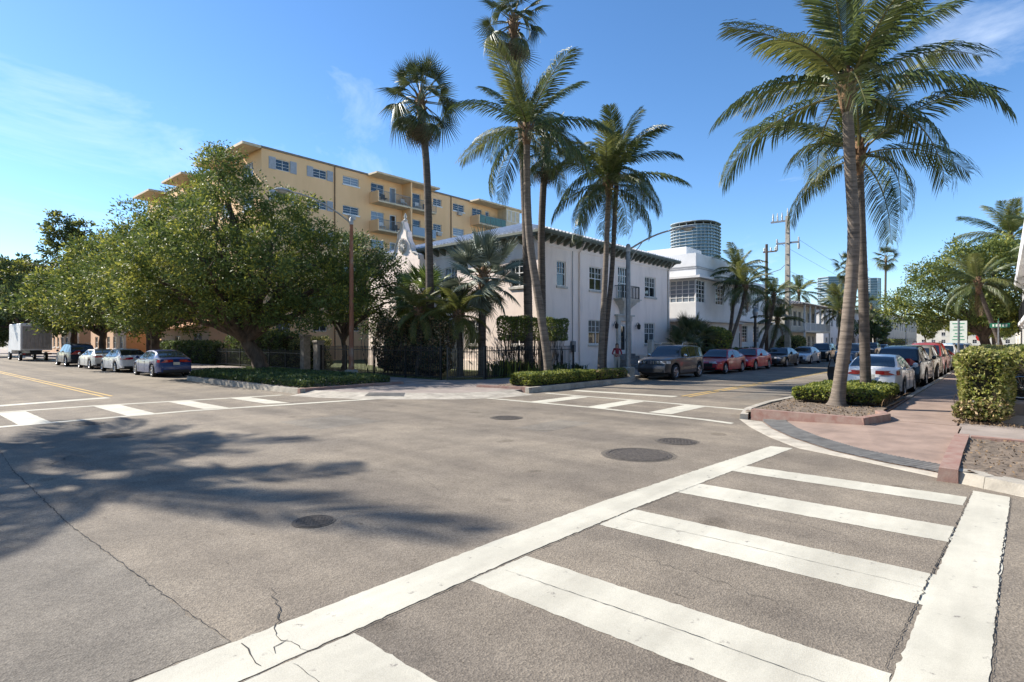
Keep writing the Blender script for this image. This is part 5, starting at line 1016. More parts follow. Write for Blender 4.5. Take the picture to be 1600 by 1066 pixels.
# strap-leaved plants inside the fence
def strap_plant(label, x, y, h_, n, m, sp=0.5):
    t = thing('strap_plant', label, 'plant', (x,y,0.15), group='leafy plants inside the fence'); Q = []
    for k in range(n):
        a = random.uniform(0,6.28); bx_, by_ = random.gauss(0,sp*0.4), random.gauss(0,sp*0.4); L_ = h_*random.uniform(0.6,1.1); ln = random.uniform(0.15,0.55); w_ = Vector((-math.sin(a),math.cos(a),0))*0.03
        p0 = Vector((bx_,by_,0)); p1 = p0+Vector((math.cos(a)*ln*L_*0.4,math.sin(a)*ln*L_*0.4,L_*0.65)); p2 = p1+Vector((math.cos(a)*ln*L_*0.7,math.sin(a)*ln*L_*0.7,L_*0.25*(1-ln)))
        Q += [[p0-w_,p0+w_,p1+w_,p1-w_],[p1-w_,p1+w_,p2+w_*0.2,p2-w_*0.2]]
    quads('foliage', np.array([[tuple(v) for v in q] for q in Q]), m, t)
for i, (x, y, h_, m_, lab) in enumerate(((20.6,19.1,0.9,M_LEAFD,'dark strap-leaved plant just right of the fence gate'),(21.3,19.0,1.15,M_LEAFY,'tallest yellow-green strap-leaved plant in the sun behind the fence'),(22.0,19.0,1.05,M_LEAFY,'second sunlit strap-leaved plant along the fence'),(22.7,18.95,0.95,M_LEAFY,'third sunlit strap-leaved plant along the fence'),(23.4,18.95,0.85,M_LEAF,'green strap-leaved plant before the fan palm trunks'),(24.4,18.3,0.7,M_LEAFD,'low dark plant behind the curving palm foot'),(25.8,18.7,0.8,M_LEAFD,'dark plant at the foot of the house wall'),(27.6,18.9,0.6,M_LEAFD,'low dark plant under the house windows'))):
    strap_plant(lab, x, y, h_, 60, m_)
for lab, x, y, s in (('spiky fan palm shrub at the far end of the house wall', 40.2,17.3,1.0), ('second spiky fan palm shrub beside the dark crossover', 38.0,17.2,0.75), ('dark fan palm shrub between the house and the streamlined building', 42.2,18.4,1.15)):
    fanpalm('fan_palm_shrub', lab, (x,y,0.1), [(0,0,0),(0.05,0,0.6),(0,0,1.4*s)], WL, 24, 0.12, 0.12, 80, -25, int(x), 0, M_PTR2, group='fan palm shrubs', sc=1.15*s, boots=False)
# ---------------------------------------------------------------- fence and gate pillars
def fence(label, pts, z0=0.12, ht=1.5, step=0.125, name='iron_fence', m=M_FENCE, post=2.4):
    o = thing(name, label, 'fence', (pts[0][0],pts[0][1],z0), group='iron fences round the garden')
    bx_, by_ = pts[0]; pm = MB().box(-0.011,0.011,-0.011,0.011,0.05,ht).add([(-0.02,-0.02,ht),(0.02,-0.02,ht),(0.02,0.02,ht),(-0.02,0.02,ht),(0,0,ht+0.09)],[(0,1,4),(1,2,4),(2,3,4),(3,0,4)])
    pme = mb_mesh(pm, 'picket', [m]); psm = mb_mesh(MB().box(-0.035,0.035,-0.035,0.035,-0.05,ht+0.06).box(-0.05,0.05,-0.05,0.05,ht+0.06,ht+0.1), 'post', [m])
    for (a, b) in zip(pts[:-1], pts[1:]):
        A, B = Vector((a[0]-bx_,a[1]-by_,0)), Vector((b[0]-bx_,b[1]-by_,0)); L_ = (B-A).length; rz = math.atan2((B-A).y,(B-A).x)
        for z in (0.12, ht-0.16): mb = MB().box(0,L_,-0.018,0.018,z,z+0.04); mb.build('rail', m, o, loc=A, rot=(0,0,rz))
        k = int(L_/step)
        for i in range(1, k): link('picket', pme, o, A.lerp(B, i/k), (0,0,rz))
        kp = max(1, round(L_/post))
        for i in range(kp+1): link('post', psm, o, A.lerp(B, i/kp), (0,0,rz))
    return o
fence('black iron picket fence along the avenue side of the garden', [(17.9,30.6),(17.9,20.0)])
fence('angled iron gate section across the garden corner', [(18.05,19.72),(19.5,18.75)], ht=1.45, step=0.115, name='iron_gate', m=mat('weathered_iron', (0.07,0.065,0.055), 0.6, metal=0.3, var=0.2), post=2)
fence('black iron picket fence along the side-street front of the garden', [(19.6,18.72),(26.9,18.72)])
fence('low dark iron fence behind the parked blue sedan', [(17.9,46),(17.9,32.6)], ht=1.2)
M_PIL = mat('pillar_stone', (0.3, 0.27, 0.23), 0.9, var=0.2, scale=4)
for x, y, hh, lab in ((17.9,32.4,2.1,'taller stone gate pillar right behind the big tree trunk'),(17.9,30.85,1.75,'shorter stone gate pillar where the avenue fence begins')):
    o = thing('gate_pillar', lab, 'pillar', (x,y,0.12), group='stone gate pillars'); MB().bbox(-0.22,0.22,-0.22,0.22,0,hh,0.02).build('shaft', M_PIL, o); MB().bbox(-0.28,0.28,-0.28,0.28,hh,hh+0.12,0.03).build('cap', M_PIL, o)
# ---------------------------------------------------------------- lamps, poles, signs
M_RUST = mat('rusty_pole', (0.3, 0.12, 0.06), 0.8, col2=(0.36, 0.27, 0.2), scale=2.2, stretch=(1,1,0.5), detail=8, bump=0.2, w2=(0.3,0.5))
M_ALU = mat('dull_aluminium', (0.42, 0.41, 0.39), 0.55, metal=0.2, var=0.15, scale=5)
def cobra(label, base, pole_h, armv, rise, m, r0=0.13, r1=0.09, plinth=0.35, brace=False, droop=0.0):
    o = thing('street_lamp', label, 'street lamp', base, group='street lamps'); ax = Vector(armv)
    MB().bbox(-0.24,0.24,-0.24,0.24,-0.05,plinth,0.05).build('base', M_CONC, o)
    MB().tube([(0,0,plinth-0.02),(0,0,plinth+0.5),(0,0,pole_h*0.6),(0,0,pole_h)], [r0*1.15,r0,(r0+r1)/2,r1], 14).build('pole', m, o, smooth=True)
    pts = [Vector((0,0,pole_h-0.25))+ax*t+Vector((0,0,rise*math.sin(t*PI/2)**(0.9)-droop*t*t)) for t in [i/10 for i in range(11)]]
    MB().tube(pts, [0.05-0.015*i/10 for i in range(11)], 8).build('arm', M_ALU, o, smooth=True)
    if brace: MB().tube([Vector((0,0,pole_h-1.0)), Vector((0,0,pole_h-0.45))+ax*0.12, pts[3]-Vector((0,0,0.02))], 0.022, 6).build('brace', M_ALU, o)
    MB().lathe([(r1*1.15,-0.3),(r1*1.15,0.0),(r1*0.6,0.08)], 12, (0,0,pole_h)).build('pole_cap', M_ALU, o, smooth=True)
    d = ax.normalized(); e_ = pts[-1]; s_ = Vector((-d.y,d.x,0)); pr = [(0,0.05,0.05),(0.12,0.09,0.07),(0.3,0.17,0.11),(0.55,0.2,0.12),(0.75,0.13,0.08),(0.85,0.04,0.03)]
    def body(zl, zt): 
        mb = MB(); vs = []
        for t, w_, hh in pr:
            for j in range(10):
                a = 2*PI*j/10; zz = math.sin(a)*hh*(zt if math.sin(a) > 0 else zl); vs.append(e_+d*t+s_*(math.cos(a)*w_)+Vector((0,0,zz)))
        n = len(pr); mb.add(vs, [(i*10+j,i*10+(j+1)%10,(i+1)*10+(j+1)%10,(i+1)*10+j) for i in range(n-1) for j in range(10)]+[tuple(range(9,-1,-1)), tuple((n-1)*10+j for j in range(10))]); return mb
    lh_ = body(0.5, 1.0).build('lamp_head', M_ALU, o, smooth=60)
    mb = MB(); vs = []
    for t, w_ in ((0.3,0.1),(0.42,0.14),(0.55,0.15),(0.68,0.1)):
        for j in range(7): a = PI+PI*j/6; vs.append(e_+d*t+s_*(math.cos(a)*w_)+Vector((0,0,-0.045+math.sin(a)*w_*0.75)))
    mb.add(vs, [(i*7+j,i*7+j+1,(i+1)*7+j+1,(i+1)*7+j) for i in range(3) for j in range(6)]); mb.build('lens', mat('lamp_lens', (0.5,0.48,0.42), 0.2, var=0.1), lh_, smooth=60)
cobra('rusty steel street lamp with long arm reaching over the avenue, in front of the trees', (16.65,25.5,0.12), 8.15, (-3.1,0.2,0), 1.05, M_RUST, 0.13, 0.085)
cobra('grey street lamp with curved braced arm in front of the house door', (24.9,14.05,0.12), 6.55, (0.1,-2.55,0), 0.75, M_STEEL, 0.13, 0.1, 0.55, True)
o = thing('post_lamp', 'black post-top street lamp before the streamlined building', 'street lamp', (47.7,15.3,0.1))
MB().lathe([(0.2,0),(0.2,0.4),(0.12,0.6),(0.1,3.7),(0.16,3.75),(0.16,3.9)], 12).build('post', M_FENCE, o, smooth=True); MB().lathe([(0.14,3.9),(0.22,4.1),(0.2,4.35),(0.06,4.5)], 12).build('globe', M_GLASSB, o, smooth=True)
o = thing('utility_pole', 'tall square concrete utility pole with crossarm and insulators', 'utility pole', (57.2,15.4,0.1))
MB().add([(s*0.24,t*0.24,0) for s,t in ((-1,-1),(1,-1),(1,1),(-1,1))]+[(s*0.16,t*0.16,13.6) for s,t in ((-1,-1),(1,-1),(1,1),(-1,1))],[(3,2,1,0),(4,5,6,7)]+[(i,(i+1)%4,4+(i+1)%4,4+i) for i in range(4)]).build('pole', M_CONC, o)
MB().box(-0.09,0.09,-1.0,1.0,11.0,11.15).build('crossarm', M_STEEL, o); MB().box(-0.08,0.08,-0.1,1.5,13.1,13.25).build('crossarm', M_STEEL, o)
for y_, z_ in ((-0.95,11.15),(0.95,11.15),(0.5,13.25),(0.9,13.25),(1.3,13.25),(0.0,13.6)): MB().lathe([(0.04,0),(0.09,0.05),(0.05,0.12),(0.09,0.18),(0.05,0.25),(0.08,0.32),(0.03,0.75 if z_ > 13 else 0.4)], 8, (0,y_,z_)).build('insulator', M_ALU, o)
for y_ in (-0.95,0.95): MB().lathe([(0.06,0),(0.1,0.1),(0.1,0.5),(0.05,0.6)], 8, (0.0,y_,10.4)).build('insulator', M_ALU, o)
for z in range(4, 13): MB().box(-0.26,-0.14,-0.1,0.1,z*1.0,z*1.0+0.03).build('step_bolt', M_STEEL, o)
o = thing('wooden_pole', 'shorter weathered wooden utility pole with transformer brackets', 'utility pole', (56.2,17.0,0.1))
MB().tube([(0,0,0),(0,0,5),(0.03,0,11)],[0.17,0.15,0.12],10).build('pole', M_BARK, o, smooth=True); MB().box(-0.06,0.06,-0.9,0.3,10.2,10.32).build('crossarm', M_BARK, o); MB().tube([(0,-0.1,8.2),(0,-1.2,8.5),(0,-1.6,8.9)],0.03,6).build('bracket', M_STEEL, o)
for y_ in (-0.8,-0.4,0.2): MB().lathe([(0.03,0),(0.08,0.06),(0.05,0.14),(0.08,0.2),(0.03,0.35)], 8, (0,y_,10.32)).build('insulator', M_ALU, o)
for k, (zz, y_) in enumerate(((8.6,15.4),(8.2,15.4),(11.4,14.45),(11.4,16.35))):
    mb = MB(); n = 24; a, b = Vector((57.2,y_,zz)), Vector((150,y_,zz-0.5)); mb.tube([a.lerp(b,i/n)-Vector((0,0,1.1*math.sin(PI*i/n))) for i in range(n+1)], 0.012, 4)
    tag(mb.build('overhead_cable', M_BLACK), ['upper telephone cable from the concrete pole along the street','lower telephone cable from the concrete pole along the street','power line on the street side of the crossarm','power line on the house side of the crossarm'][k], 'cable', 'overhead cables')
M_SIGN = mat('white_sign_face', (0.72,0.75,0.66), 0.5, var=0.03); M_GRN = mat('green_sign_face', (0.02,0.16,0.09), 0.5, var=0.05); M_GTX = mat('green_print', (0.05,0.3,0.15), 0.6, var=0.0)
def lettering(txt, size, loc, rot, m, parent):
    cu = bpy.data.curves.new('lettering', 'FONT'); cu.body = txt; cu.size = size; cu.align_x = 'CENTER'; cu.extrude = 0.001; o = bpy.data.objects.new('lettering', cu); o.data.materials.append(m)
    COL.objects.link(o); o.parent = parent; o.location = loc; o.rotation_euler = rot; return o
o = thing('parking_sign', 'white rectangular parking sign on a steel post between the cars and the hedge', 'sign', (36.0,1.75,0.1))
MB().tube([(0,0,0),(0,0,2.95)],0.045,8).build('post', M_STEEL, o); MB().bbox(-0.02,0.02,-0.34,0.34,1.75,2.85,0.01).build('panel', M_SIGN, o)
mb = MB()
for z, w_ in ((2.72,0.24),(2.55,0.17),(2.4,0.22),(2.22,0.14),(2.08,0.2),(1.92,0.24)): mb.box(-0.026,-0.022,-w_,w_,z-0.02,z+0.02)
mb.build('print', M_GTX, o)
o = thing('street_name_sign', 'green street name sign on a pole beside the white neighbour house', 'sign', (39,0.25,0.1))
MB().tube([(0,0,0),(0,0,2.9)],0.035,8).build('post', M_STEEL, o); MB().box(-0.015,0.015,-0.45,0.35,2.55,2.78).build('panel', M_GRN, o); MB().box(-0.4,0.4,-0.015,0.015,2.8,3.02).build('panel', M_GRN, o)
mb = MB(); 
for k in range(5): mb.box(-0.019,-0.016,-0.35+k*0.13,-0.28+k*0.13,2.6,2.73)
mb.build('print', M_SIGN, o)
o = thing('stop_sign', 'red octagonal stop sign far down the side street under the rounded tree', 'sign', (66,1.6,0.1))
MB().tube([(0,0,0),(0,0,2.6)],0.04,8).build('post', M_STEEL, o); MB().lathe([(0.4,-0.012),(0.4,0.012)],8,(-0.06,0,2.2),'X').build('panel', mat('red_sign_face',(0.5,0.02,0.02),0.5,var=0.0), o, rot=None)
for x, y, lab in ((150,2.0,'lamp post far down the side street on the hedge side'),(138,15.0,'pale lamp post far down the side street by the cream block')):
    o = thing('far_lamp_post', lab, 'street lamp', (x,y,0.1)); MB().tube([(0,0,0),(0,0,5.0)],0.09,8).build('post', M_ALU, o); MB().lathe([(0.1,5.0),(0.35,5.2),(0.3,5.6),(0.1,5.8)],10).build('globe', M_SIGN, o, smooth=True)
# ---------------------------------------------------------------- cars
M_TYRE = mat('tyre_rubber', (0.015,0.015,0.015), 0.85, var=0.1); M_RIM = mat('alloy_rim', (0.5,0.5,0.51), 0.3, metal=0.8, var=0.05); M_TAIL = mat('tail_lamp_red', (0.35,0.008,0.01), 0.15, var=0.0, coat=1.0)
M_HEAD = mat('headlamp_glass', (0.55,0.57,0.6), 0.1, var=0.2, scale=14, coat=1.0); M_CGL = mat('car_glass', (0.012,0.018,0.024), 0.03, var=0.0, spec=1.0); M_CHR = mat('chrome', (0.7,0.7,0.7), 0.12, metal=1.0, var=0.0); M_PLATE = mat('number_plate', (0.6,0.58,0.5), 0.5, var=0.25, scale=30)
PAINTS = {}
def carpaint(name, c, metal=0.25): 
    if name not in PAINTS: PAINTS[name] = mat('car_paint_'+name, c, 0.35, metal=metal*0.6, var=0.03, scale=2, coat=0.65, spec=0.35)
    return PAINTS[name]
WHEELS = {}
def wheel_meshes(r):
    if r in WHEELS: return WHEELS[r]
    t = mb_mesh(MB().lathe([(r*0.62,-0.1),(r*0.9,-0.115),(r*0.985,-0.09),(r,-0.05),(r,0.05),(r*0.985,0.09),(r*0.9,0.115),(r*0.62,0.1)],28,(0,0,0),'Y',cap=False), 'tyre', [M_TYRE]); t.shade_smooth(); t.set_sharp_from_angle(angle=R(35))
    mb = MB().lathe([(r*0.66,-0.104),(r*0.62,-0.112),(r*0.58,-0.09),(r*0.58,0.09),(r*0.62,0.112),(r*0.66,0.104)],24,(0,0,0),'Y',cap=False); mb.lathe([(r*0.57,-0.03),(r*0.57,0.03)],16,(0,0,0),'Y'); mb.m = [1 if i >= len(mb.m)-18 else 0 for i in range(len(mb.m))]; mb.cur = 0
    for k in range(5):
        for sg in (-1,1):
            a = 2*PI*k/5; c, s_ = math.cos(a), math.sin(a); q = []
            for (rr, ww) in ((0.1*r,0.07*r),(0.6*r,0.1*r)):
                q += [(c*rr-s_*ww, sg*0.1, s_*rr+c*ww),(c*rr+s_*ww, sg*0.1, s_*rr-c*ww),(c*rr+s_*ww, sg*0.05, s_*rr-c*ww),(c*rr-s_*ww, sg*0.05, s_*rr+c*ww)]
            mb.add(q, [(0,1,5,4),(1,2,6,5),(3,0,4,7),(4,5,6,7)])
    for sg in (-1,1): mb.lathe([(0.14*r,sg*0.06),(0.12*r,sg*0.108)],12,(0,0,0),'Y')
    WHEELS[r] = (t, mb_mesh(mb, 'rim', [M_RIM, M_BLACK])); return WHEELS[r]
def interp(x, pts):
    """smooth-ish interpolation through (x,z) points"""
    if x <= pts[0][0]: return pts[0][1]
    for (a, za), (b, zb_) in zip(pts[:-1], pts[1:]):
        if x <= b: t = (x-a)/(b-a); t2 = t*t*(3-2*t)*0.5+t*0.5; return za+(zb_-za)*t2
    return pts[-1][1]
SEDAN = dict(L=4.8, W=1.84, H=1.45, r=0.33, xf=1.42, xr=-1.38, sill=0.22, belt=0.93, top=[(-2.4,0.62),(-2.36,0.9),(-2.25,1.02),(-1.8,1.06),(-1.3,1.0),(0,0.95),(0.85,0.96),(1.5,0.88),(2.1,0.76),(2.3,0.66),(2.4,0.5)], roof=[(-2.05,1.03),(-1.15,1.38),(-0.5,1.45),(0.1,1.44),(0.35,1.4),(1.05,0.97)], rw=0.58, wins=((-1.25,-0.32),(-0.24,0.72)), rear=(-1.95,-1.12), front=(0.34,1.02), suv=False)
SUVS = dict(L=4.75, W=1.92, H=1.74, r=0.38, xf=1.48, xr=-1.43, sill=0.3, belt=1.08, top=[(-2.37,0.6),(-2.34,1.0),(-2.2,1.12),(-1.4,1.12),(0,1.1),(0.95,1.12),(1.6,1.08),(2.15,1.0),(2.3,0.9),(2.37,0.6)], roof=[(-2.3,1.12),(-2.0,1.62),(-1.6,1.7),(-0.6,1.74),(0.1,1.72),(0.35,1.66),(1.0,1.12)], rw=0.66, wins=((-1.95,-1.28),(-1.2,-0.3),(-0.22,0.66)), rear=(-2.29,-2.03), front=(0.34,0.97), suv=True)
def car(label, cat, spec, paint, loc, rz, group, wheel=None, grille=True, jeep=False, plate=True, detail=True, kind='parked_car', rear_style=0, door_open=False):
    S = dict(spec); L_, W_, H_ = S['L'], S['W'], S['H']; r = S['r']; o = thing(kind, label, cat, loc, rz, group); hw = W_/2
    def wid(x): t = abs(2*x/L_); return hw*(1-0.16*t**5-(0.06 if x > 0 else 0.03)*t**2)
    def zb(x):
        z = S['sill']+(0.06 if abs(x) > L_*0.42 else 0)
        for ax in (S['xf'], S['xr']):
            d = abs(x-ax); Rr = r*1.2
            if d < Rr: z = max(z, r+math.sqrt(Rr*Rr-d*d))
        return z
    xs = sorted({round(-L_/2+L_*i/48, 4) for i in range(49)} | {round(ax+d*r*1.2, 4) for ax in (S['xf'],S['xr']) for d in (-1.001,-0.995,-0.97,-0.9,-0.75,-0.5,-0.25,0,0.25,0.5,0.75,0.9,0.97,0.995,1.001)})
    mb = MB(); vs = []; NP = 8
    def sec(x):
        zt, z0, w_ = interp(x, S['top']), zb(x), wid(x); zs = max(min(zt-0.05, S['belt']+0.02 if abs(x) < L_*0.3 else zt-0.05), z0+0.1); zm = max(z0+0.06, (S['sill']+zs)*0.52)
        return [(0,z0),(w_*0.9,z0),(w_*0.985,z0+0.02),(w_*1.0,zm),(w_*0.965,zs),(w_*0.9,zs+0.035),(w_*0.55,zt),(0,zt+0.012)]
    for x in xs:
        s_ = sec(x); vs += [(x,y,z) for y,z in s_]+[(x,-y,z) for y,z in s_[1:-1]]
    n = 14; ring = list(range(8))+list(range(13,7,-1)); fs = []
    for i in range(len(xs)-1):
        for j in range(14): a, b = ring[j], ring[(j+1)%14]; fs.append((i*n+a, i*n+b, (i+1)*n+b, (i+1)*n+a))
    fs += [tuple(ring), tuple((len(xs)-1)*n+k for k in ring[::-1])]
    mb.add(vs, fs); mb.build('body', paint, o, smooth=38)
    # cabin
    rx0, rx1 = S['roof'][0][0], S['roof'][-1][0]; be = S['belt']
    def cab(x): 
        zr_ = interp(x, S['roof']); f = max(0, min(1, (zr_-be)/(H_-be))); wb_ = wid(x)*0.93; wt = wb_+(S['rw']-wb_)*f; return zr_, wb_, wt
    mb = MB(); vs = []; cx = [rx0+(rx1-rx0)*i/36 for i in range(37)]
    for x in cx:
        zr_, wb_, wt = cab(x); s_ = [(wb_,be-0.06),(wt,zr_-0.035),(wt*0.93,zr_-0.008),(wt*0.5,zr_+0.012),(0,zr_+0.018)]; vs += [(x,y,max(z,be-0.06)) for y,z in s_]+[(x,-y,max(z,be-0.06)) for y,z in s_[-2::-1]]
    mb.add(vs, [(i*9+j,i*9+j+1,(i+1)*9+j+1,(i+1)*9+j) for i in range(36) for j in range(8)]); mb.build('roof', paint, o, smooth=38)
    def side_pt(x, z, sg, off=0.007):
        zr_, wb_, wt = cab(x); f = max(0, min(1, (z-(be-0.06))/max(0.05, zr_-0.035-(be-0.06)))); y = wb_+(wt-wb_)*f; return (x, sg*(y+off), z+off*0.3)
    for sg in (-1,1):
        for a, b in S['wins']:
            mb = MB(); k = 10; P = []
            for i in range(k+1):
                x = a+(b-a)*i/k; zt = interp(x, S['roof'])-0.075; z0 = be+0.03; zt = max(zt, z0+0.005); P += [side_pt(x,z0,sg), side_pt(x,zt,sg)]
            mb.add(P, [(2*i,2*i+1,2*i+3,2*i+2) for i in range(k)]); mb.build('side_window', M_CGL, o)
        if detail:
            mb = MB(); a0, b0 = S['wins'][0][0]-0.05, S['wins'][-1][1]+0.05; P = [side_pt(a0+(b0-a0)*i/10, be+0.02, sg, 0.012) for i in range(11)]; mb.tube(P, 0.011, 4); mb.build('window_trim', M_CHR if paint.name != 'car_paint_black' else M_BLACK, o)
            for x in [w_[1]+0.04 for w_ in S['wins'][-2:]]+[S['wins'][-2][0]+0.02]:
                P = []
                for z in (S['sill']+0.1, 0.5, 0.65, be-0.06): s_ = sec(x); zz = [(q_[1],q_[0]) for q_ in s_[2:6]]; P.append((x, sg*(interp(z, zz)+0.003), z))
                MB().tube(P, 0.005, 3).build('door_seam', M_BLACK, o)
            for w_ in S['wins'][-2:]: x = w_[0]+0.14; y = wid(x)*0.985; MB().box(x-0.09,x+0.09,min(sg*y,sg*(y+0.03)),max(sg*y,sg*(y+0.03)),be-0.13,be-0.105).build('door_handle', M_CHR, o)
            x = S['wins'][-1][1]-0.02; y = wid(x)*0.93; mb = MB(); mb.lathe([(0.03,-0.06),(0.085,-0.045),(0.095,0.02),(0.05,0.07)],8,(x,sg*(y+0.14),be+0.12),'X'); mb.tube([(x,sg*y,be+0.03),(x,sg*(y+0.1),be+0.08)],0.02,5); mb.build('mirror', M_CHR if jeep else paint, o, smooth=True)
    for nm, (a, b) in (('rear_window',S['rear']),('windscreen',S['front'])):
        mb = MB(); P = []; k = 6
        for i in range(k+1):
            x = a+(b-a)*i/k; zr_, wb_, wt = cab(x); zr_ = max(zr_, be+0.0)
            for f in (-0.9,-0.5,0,0.5,0.9): P.append((x+(-0.008 if nm == 'rear_window' else 0.008), wt*f, zr_+(0.018 if f == 0 else 0.012 if abs(f) < 0.6 else -0.004)+0.008))
        mb.add(P, [(5*i+j,5*i+j+1,5*i+j+6,5*i+j+5) for i in range(k) for j in range(4)]); mb.build(nm, M_CGL, o, smooth=True)
    # lamps that wrap the corners
    def wrap(x0, x1, z0, z1, sg, off=0.012, inner=0.5):
        mb = MB(); P = []; e_ = x1; k = 6
        for i in range(k+1):
            x = x0+(x1-x0)*i/k; s_ = sec(x); zz = [(q_[1],q_[0]) for q_ in s_[2:7]]
            zz = sorted(zz)
            for z in (z0, z1): P.append((x+(off if x1 > 0 else -off)*(i/k), sg*(interp(z, zz)+off), z))
        yl = P[-1][1]
        for f in (0.85, 0.6, inner):
            for z in (z0+(0.02 if f < 0.8 else 0), z1): P.append((x1+(off if x1 > 0 else -off), abs(yl)*f*sg, z))
        m_ = len(P)//2; mb.add(P, [(2*i,2*i+1,2*i+3,2*i+2) for i in range(m_-1)]); return mb
    zf = 0.62 if not S['suv'] else 0.82; zr_ = 0.82 if not S['suv'] else 0.95
    for sg in (-1,1):
        wrap(L_/2-0.42, L_/2-0.02, zf, zf+0.13, sg, inner=0.62).build('headlight', M_HEAD, o)
        wrap(-L_/2+(0.38 if not S['suv'] else 0.2), -L_/2+0.01, zr_-0.02, zr_+(0.12 if not S['suv'] else 0.26), sg, inner=0.4 if rear_style == 0 else 0.68).build('tail_light', M_TAIL, o)
    mb = MB(); yb = wid(L_/2)*0.6
    if jeep:
        for k in range(7): mb.box(L_/2+0.002,L_/2+0.03,-0.5+k*0.152,-0.41+k*0.152,zf-0.01,zf+0.14)
        gm_ = M_CHR
    else:
        mb.box(L_/2+0.002,L_/2+0.022,-yb,yb,zf-0.2,zf+0.02); gm_ = M_BLACK
    mb.build('grille', gm_, o)
    mb = MB(); mb.box(L_/2+0.002,L_/2+0.02,-wid(L_/2)*0.85,wid(L_/2)*0.85,0.3 if not S['suv'] else 0.4,0.4 if not S['suv'] else 0.55); mb.build('air_intake', M_BLACK, o)
    mb = MB(); mb.box(-L_/2-0.02,-L_/2-0.002,-wid(L_/2)*0.9,wid(L_/2)*0.9,0.28,0.4 if not S['suv'] else 0.55); mb.build('rear_bumper_insert', M_BLACK, o)
    if plate: MB().box(-L_/2-0.034,-L_/2-0.021,-0.16,0.16,0.66 if not S['suv'] else 0.72,0.81 if not S['suv'] else 0.87).build('number_plate', M_PLATE, o)
    if S['suv'] and detail:
        for sg in (-1,1): MB().tube([(-1.75,sg*(S['rw']-0.04),H_-0.05),(-1.7,sg*(S['rw']-0.04),H_+0.04),(0.0,sg*(S['rw']-0.04),H_+0.05),(0.1,sg*(S['rw']-0.04),H_-0.03)],0.02,5).build('roof_rail', M_CHR if jeep else M_BLACK, o)
    tm, rm = wheel_meshes(r)
    for ax in (S['xf'],S['xr']):
        for sg in (-1,1):
            wv = link('wheel', tm, o, (ax, sg*(hw-0.135), r)); link('rim', rm, wv, (0,0,0), (0, random.uniform(0,1.2), 0))
    mb = MB(); mb.box(-L_/2+0.3,L_/2-0.3,-hw*0.8,hw*0.8,0.2,0.42); mb.build('underbody', M_BLACK, o)
    if door_open:
        mb = MB(); vs = []; prf = [(0.22,0.3,0.0),(0.95,0.3,0.0),(1.05,0.6,0.0),(1.05,0.93,-0.02)]
        x0 = S['wins'][-1][1]+0.06; Hs = 0.98
        d = thing  # door leaf swings on its front edge
        mb.add([(0,0,0.3),(-1.0,0,0.3),(-1.06,0.02,0.6),(-1.05,-0.02,0.92),(0,-0.02,0.95),(0,0.07,0.3),(-1.0,0.07,0.3),(-1.06,0.09,0.6),(-1.05,0.05,0.92),(0,0.05,0.95)],[(0,1,2,3,4),(9,8,7,6,5)]+[(i,(i+1)%5,5+(i+1)%5,5+i) for i in range(5)])
        dl_ = mb.build('open_door', [M_BLACK], o, loc=(x0, hw-0.03, 0), rot=(0,0,R(-68)))
        fr_ = MB(); fr_.tube([(-1.03,0.0,0.9),(-0.95,-0.12,1.28),(-0.55,-0.16,1.36),(-0.05,-0.05,0.97)],0.024,6); fr_.build('door_frame', M_BLACK, dl_)
    return o
CARS_A, CARS_B, CARS_C = 'cars parked on the house side of the side street', 'cars parked up the avenue', 'cars parked on the hedge side of the side street'
BLUE, SILV, WHT, NAVY = carpaint('blue',(0.006,0.025,0.12)), carpaint('silver',(0.42,0.43,0.43),0.6), carpaint('white',(0.7,0.7,0.69),0.0), carpaint('navy',(0.012,0.02,0.04))
GREY, RED, DRED, BLK, PEARL = carpaint('grey',(0.055,0.055,0.06),0.5), carpaint('red',(0.5,0.012,0.02)), carpaint('dark_red',(0.36,0.01,0.02)), carpaint('black',(0.012,0.012,0.014)), carpaint('pearl',(0.6,0.61,0.62),0.15)
UP, AW, TO = R(90), 0.0, R(180)
car('dark blue sedan seen from behind, last in the avenue row by the corner bed', 'car', SEDAN, BLUE, (11.2,36.2,0), UP, CARS_B, plate=True)
car('pale silver-white sedan parked ahead of the blue sedan', 'car', SEDAN, WHT, (11.2,43.0,0), UP, CARS_B)
car('low silver sedan between the white sedan and the dark crossover', 'car', dict(SEDAN, H=1.36, L=4.55, roof=[(a,min(b,1.36)) for a,b in SEDAN['roof']]), SILV, (11.25,49.2,0), UP, CARS_B)
car('dark blue crossover parked behind the box truck', 'car', SUVS, NAVY, (11.25,56.0,0), UP, CARS_B)
car('dark grey off-road vehicle with slotted chrome grille parked by the house door', 'car', dict(SUVS, H=1.78, top=[(a,b+0.03) for a,b in SUVS['top']]), GREY, (28.4,13.4,0), TO, CARS_A, jeep=True)
car('dark red sedan parked right behind the off-road vehicle', 'car', SEDAN, DRED, (35.1,13.35,0), TO, CARS_A)
car('second, brighter red sedan in the side-street row', 'car', SEDAN, RED, (40.6,13.4,0), TO, CARS_A)
car('black sedan between the red sedans and the white sedan', 'car', dict(SEDAN, L=4.85), BLK, (47.4,13.3,0), TO, CARS_A)
car('white sedan at the far end of the house-side row', 'car', SEDAN, PEARL, (54.6,13.3,0), TO, CARS_A)
car('dark hatchback parked beyond the white sedan', 'car', dict(SUVS, H=1.6, L=4.4), BLK, (61.5,13.4,0), TO, CARS_A)
car('white sedan with an open door and slim red tail lights behind the coconut palms', 'car', SEDAN, WHT, (25.1,3.5,0), AW, CARS_C, door_open=True)
car('black sport utility vehicle parked ahead of the white sedan with the open door', 'car', dict(SUVS, H=1.68), BLK, (31.4,3.45,0), AW, CARS_C, rear_style=1)
